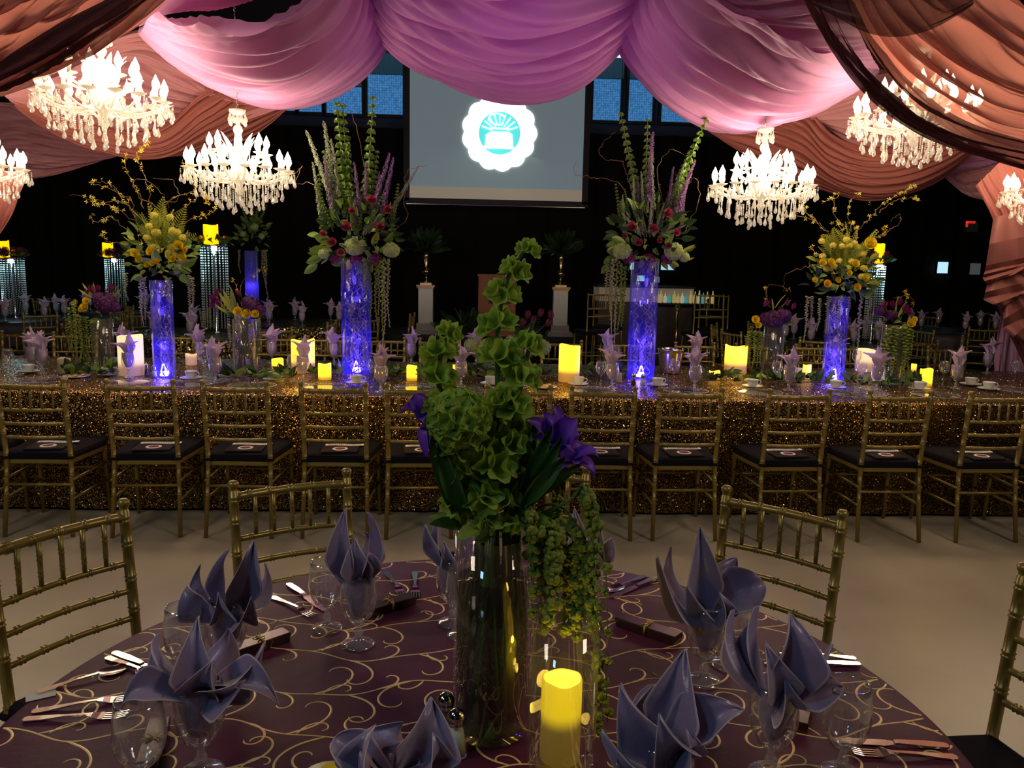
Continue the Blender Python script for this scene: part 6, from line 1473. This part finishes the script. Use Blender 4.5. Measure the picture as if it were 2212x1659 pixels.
bells([(1065, 1150, 0), (1070, 1000, 0), (1075, 850, 0), (1076, 700, 0), (1090, 620, 0), (1112, 570, 0), (1142, 525, 0)],
      [(1140, 543, 0, .62), (1112, 590, 0, .80), (1086, 640, 0, .88), (1076, 707, 0, 1.02), (1076, 782, -.01, 1.12), (1090, 868, -.02, .9), (1085, 880, -.03, .85)])
bells([(1040, 1150, -.01), (1010, 1000, -.01), (975, 900, -.01), (945, 820, -.01), (955, 760, -.01), (968, 722, -.01)],
      [(969, 720, -.01, .66), (948, 766, -.01, .92), (941, 823, -.01, 1.0), (952, 880, -.02, .9)])
bells([(1090, 1150, -.02), (1105, 1000, -.02), (1112, 900, -.02), (1128, 820, -.02), (1142, 755, -.02)],
      [(1140, 752, -.02, .80), (1126, 817, -.02, .98), (1108, 886, -.03, 1.0)])
for k, (x, y, d, sc) in enumerate([(985, 975, -.03, 1.0), (1040, 960, -.03, 1.0), (1105, 965, -.03, 1.05), (1010, 1030, -.03, 1.1), (1070, 1010, -.05, 1.1), (1120, 1030, -.02, 1.0), (990, 1085, -.01, .95), (1045, 1075, -.04, 1.0), (1095, 1090, -.03, 1.0), (1130, 930, 0, .9), (1045, 930, 0, .9), (1060, 900, .03, .9),
                                    (1000, 1120, .02, .7), (1105, 1130, -.03, .7), (1050, 1130, -.04, .65), (975, 940, .02, .9), (1135, 985, .03, .9), (1055, 1040, .02, 1.1), (1010, 1060, .03, 1.0), (1100, 1050, .04, 1.1), (975, 1030, .03, .8), (1030, 905, .02, .7)]):
    ob('bell_whorl', r.choice(WH), C.t, C.w(x, y, d), (r.uniform(-.5, .5), r.uniform(-.5, .5), r.random()*6), sc)
def green_hyd():
    b = MB(); rr = random.Random(2)
    for i in range(46):
        z = 1-1.55*(i+.5)/46; q = i*2.39996; s = math.sqrt(max(0, 1-z*z)); d = Vector((s*math.cos(q), s*math.sin(q), z*.8)); Q = dirq(d+Vector((rr.uniform(-.35, .35), rr.uniform(-.35, .35), 0)), rr.random()*6).to_matrix().to_4x4()
        M_ = Matrix.Translation(d*.036) @ Q
        for k in range(4):
            a_ = k*PI/2; P = MB(); petal(P, (0, 0, 0), (.016*math.cos(a_), .016*math.sin(a_), .006+rr.uniform(-.003, .004)), .0085, (0, 0, .003), .35, nu=4, nv=3); b.merge(P, M_)
    b.ball((0, 0, -.004), .030, 12, 8, (1, 1, .85))
    return b.mesh('green_hydrangea', BELL)
C.put('green_hydrangea', green_hyd(), 992, 905, -.07, (-.1, -.5, 1), 1.15)
def iris(x, y, x0, y0, d, sc, falls):
    h = C.w(x, y, d); base = C.w(x0, y0, d*.5); ax = (h-base).normalized()
    b = MB(); b.tube([base, base.lerp(h, .5)+Vector((0, 0, .01)), h], [.006, .0055, .005], 8); s = ob('iris_stem', b.mesh('iris_stem', STEMG), C.t)
    b = MB()
    for k, (tx, ty, td, w_) in enumerate(falls):
        tip = C.w(tx, ty, d+td); mid = (tip-h); petal(b, (0, 0, 0), mid, w_, (ax.x*.012, -.006, abs(ax.z)*.016), .45, r.uniform(-.4, .4), 14, 8, tipw=.18, curl=-.006)
    ob('iris_bloom', b.mesh('iris_bloom', IRIS), s, h)
iris(1192, 985, 1120, 1120, -.02, 1, [(1140, 905, -.02, .020), (1175, 890, .02, .018), (1200, 878, 0, .018), (1240, 905, -.02, .022), (1228, 960, -.03, .020), (1160, 945, -.03, .018), (1252, 935, .02, .016)])
iris(1215, 1005, 1120, 1130, -.04, 1, [(1288, 978, -.02, .018), (1285, 1022, -.02, .020), (1250, 1005, -.03, .020), (1262, 962, .02, .016), (1198, 1022, -.02, .012), (1235, 970, .01, .018)])
iris(930, 925, 1010, 1110, -.02, 1, [(898, 852, 0, .017), (872, 882, -.02, .020), (932, 855, .02, .016), (922, 985, -.02, .016), (915, 905, -.03, .018), (918, 940, .01, .014)])
iris(950, 950, 1020, 1110, .03, 1, [(942, 900, 0, .015), (970, 905, .02, .015), (928, 970, 0, .014)])
def bract(x0, y0, x1, y1, d0, d1, w_, m=LEAFD):
    P = MB(); A_ = C.w(x0, y0, d0); petal(P, (0, 0, 0), C.w(x1, y1, d1)-A_, w_, (0, -.012, .004), .8, .2, 14, 6); ob('long_leaf', P.mesh('long_leaf', m), C.t, A_)
IRL = mat('iris_leaf', (.035, .11, .018), .4, trans=.15)
for a_ in ((1120, 1100, 1195, 915, -.03, -.05, .014), (1125, 1105, 1218, 940, -.05, -.07, .013), (1115, 1110, 1160, 900, -.02, -.02, .013), (1130, 1090, 1225, 985, -.06, -.08, .014), (1140, 1080, 1260, 1000, -.05, -.07, .010), (985, 1110, 925, 900, -.02, -.03, .016), (1000, 1110, 945, 960, -.04, -.05, .016), (990, 1100, 960, 900, .02, .02, .014), (1100, 1100, 1130, 920, .03, .02, .013)):
    bract(*a_, IRL)
# hanging amaranthus on the right
def clusterm(seed):
    rr = random.Random(seed); b = MB()
    for i in range(15):
        d = Vector((rr.gauss(0, 1), rr.gauss(0, 1), rr.gauss(0, .9))).normalized()*.0085*rr.uniform(.5, 1.1); b.ball(d, rr.uniform(.0038, .0058), 7, 5)
    return b.mesh('flower_cluster', AMAR)
CL = [clusterm(i) for i in range(4)]
def amar(pts, gap=.020, start=.3, sc=1.0, th=.0030):
    Q = [C.w(*p) for p in pts]; n = 30; S = [Vector(crom(Q, i/n)) for i in range(n+1)]
    b = MB(); b.tube(S, [th*(1-.6*i/n) for i in range(n+1)], 7); s = ob('amaranth_strand', b.mesh('amaranth_strand', STEMG), C.t)
    L = sum((S[i+1]-S[i]).length for i in range(n)); u = start
    while u < 1:
        c = Vector(crom(Q, u)); ob('flower_cluster', r.choice(CL), s, c+Vector((r.uniform(-1, 1), r.uniform(-1, 1), 0))*.003, (r.random()*6, r.random()*6, 0), sc*r.uniform(.75, 1.25)); u += gap/L*r.uniform(.7, 1.4)
amar([(1145, 1112, -.02), (1175, 1092, -.04), (1205, 1092, -.05), (1232, 1115, -.05), (1245, 1160, -.05), (1240, 1220, -.05), (1235, 1280, -.05), (1232, 1340, -.05)], .022, .5, 1.0)
amar([(1140, 1125, -.02), (1180, 1105, -.05), (1225, 1085, -.06), (1250, 1060, -.06), (1262, 1062, -.06), (1275, 1100, -.06), (1278, 1180, -.06), (1272, 1250, -.06), (1275, 1330, -.06)], .018, .55, 1.15)
amar([(1250, 1060, -.06), (1258, 1048, -.06), (1268, 1075, -.07), (1278, 1130, -.07), (1283, 1220, -.07), (1285, 1300, -.07), (1287, 1380, -.07)], .020, .35, 1.1)
amar([(1270, 1078, -.07), (1290, 1090, -.08), (1293, 1130, -.08), (1305, 1200, -.08), (1311, 1290, -.08), (1312, 1400, -.08), (1310, 1500, -.08), (1312, 1560, -.08)], .034, .3, .85, .0020)
amar([(1145, 1105, -.01), (1165, 1060, -.01), (1182, 1050, 0), (1200, 1075, 0), (1205, 1110, 0), (1200, 1170, 0), (1198, 1250, 0), (1200, 1330, 0)], .020, .45, 1.0)
for x, top, bot in ((1152, 1120, 1340), (1165, 1130, 1300), (1180, 1150, 1320), (1192, 1160, 1350), (1205, 1150, 1320), (1217, 1170, 1360), (1228, 1200, 1375), (1250, 1160, 1370), (1262, 1190, 1350), (1143, 1110, 1260), (1176, 1200, 1380), (1246, 1230, 1390)):
    d = -.03-r.random()*.05; amar([(1140+(x-1140)*.3, 1118, -.02), (x-6, top-12, d), (x, top+30, d), (x+r.uniform(-5, 5), (top+bot)/2, d), (x+r.uniform(-6, 6), bot, d)], .017, .25, r.uniform(.85, 1.15))
amar([(1290, 1300, -.08), (1288, 1400, -.08), (1292, 1480, -.08), (1290, 1545, -.08), (1296, 1590, -.08)], .020, .1, .9, .002)
# leafy collar hanging over the rim
for i in range(16):
    q = i*2.4; C.put('leaf', LF() if i % 3 else LD(), 1062+70*math.cos(q), 1135+10*math.sin(q*2), VR*math.sin(q)*.9, (math.cos(q), math.sin(q), -.1+.6*r.random()), r.uniform(.6, .95))

# --- hurricane glass and candle
HP = at(1212, 1655, ZN); HP.z = ZN; kk = (HP-Vector((0, 0, CAMH))).dot(_f)/FPX; HR = 74*kk; HP = HP+Vector((0, HR*.15, 0)); HH = atY(1212, 1350, HP.y).z-ZN
t = thing('hurricane_glass', 'clear glass cylinder around the glowing candle on the plum table', 'candle holder', HP)
b = MB(); b.lathe([(.0005, 0), (HR*.95, 0), (HR, .006), (HR, HH), (HR-.003, HH), (HR-.003, .012), (.0005, .010)], 56); ob('glass_cylinder', b.mesh('glass_cylinder', MATS['front_vase_glass']), t)
kr = 43.5*kk; kh = .145
t = thing('pillar_candle', 'glowing yellow flameless candle in the front glass cylinder', 'candle', HP+Vector((-.002, 0, .011)))
def wax():
    b = MB()
    P = [(.0005, 0), (kr*.97, 0), (kr, .003), (kr, .04), (kr, .08), (kr, .11), (kr, kh-.004), (kr-.0015, kh), (kr-.005, kh-.001), (kr-.007, kh-.006), (kr-.008, kh-.018), (kr-.010, kh-.026), (.0005, kh-.030)]
    def fn(u, v):
        p = P[int(round(v*12))]; q = 2*PI*u; z = p[1]+(.0016*math.sin(2*q+1)+.0008*math.sin(5*q) if p[1] > kh-.012 else 0); return Vector((p[0]*math.cos(q), p[0]*math.sin(q), z))
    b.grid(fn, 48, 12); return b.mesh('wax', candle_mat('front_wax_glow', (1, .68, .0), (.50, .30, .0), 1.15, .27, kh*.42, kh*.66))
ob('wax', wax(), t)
b = MB(); b.lathe([(.0005, kh-.0295), (.006, kh-.029), (.005, kh-.026), (.0005, kh-.024)], 10); ob('glowing_tip', b.mesh('glowing_tip', emis('candle_tip', (1, .75, .1), 3)), t)
lamp('POINT', 'front_candle_light', HP+Vector((0, -.0, kh+.02)), .22, (1, .68, .08), .012)
lamp('POINT', 'front_candle_light', HP+Vector((-.01, .046, kh*.7)), .08, (1, .62, .08), .01)
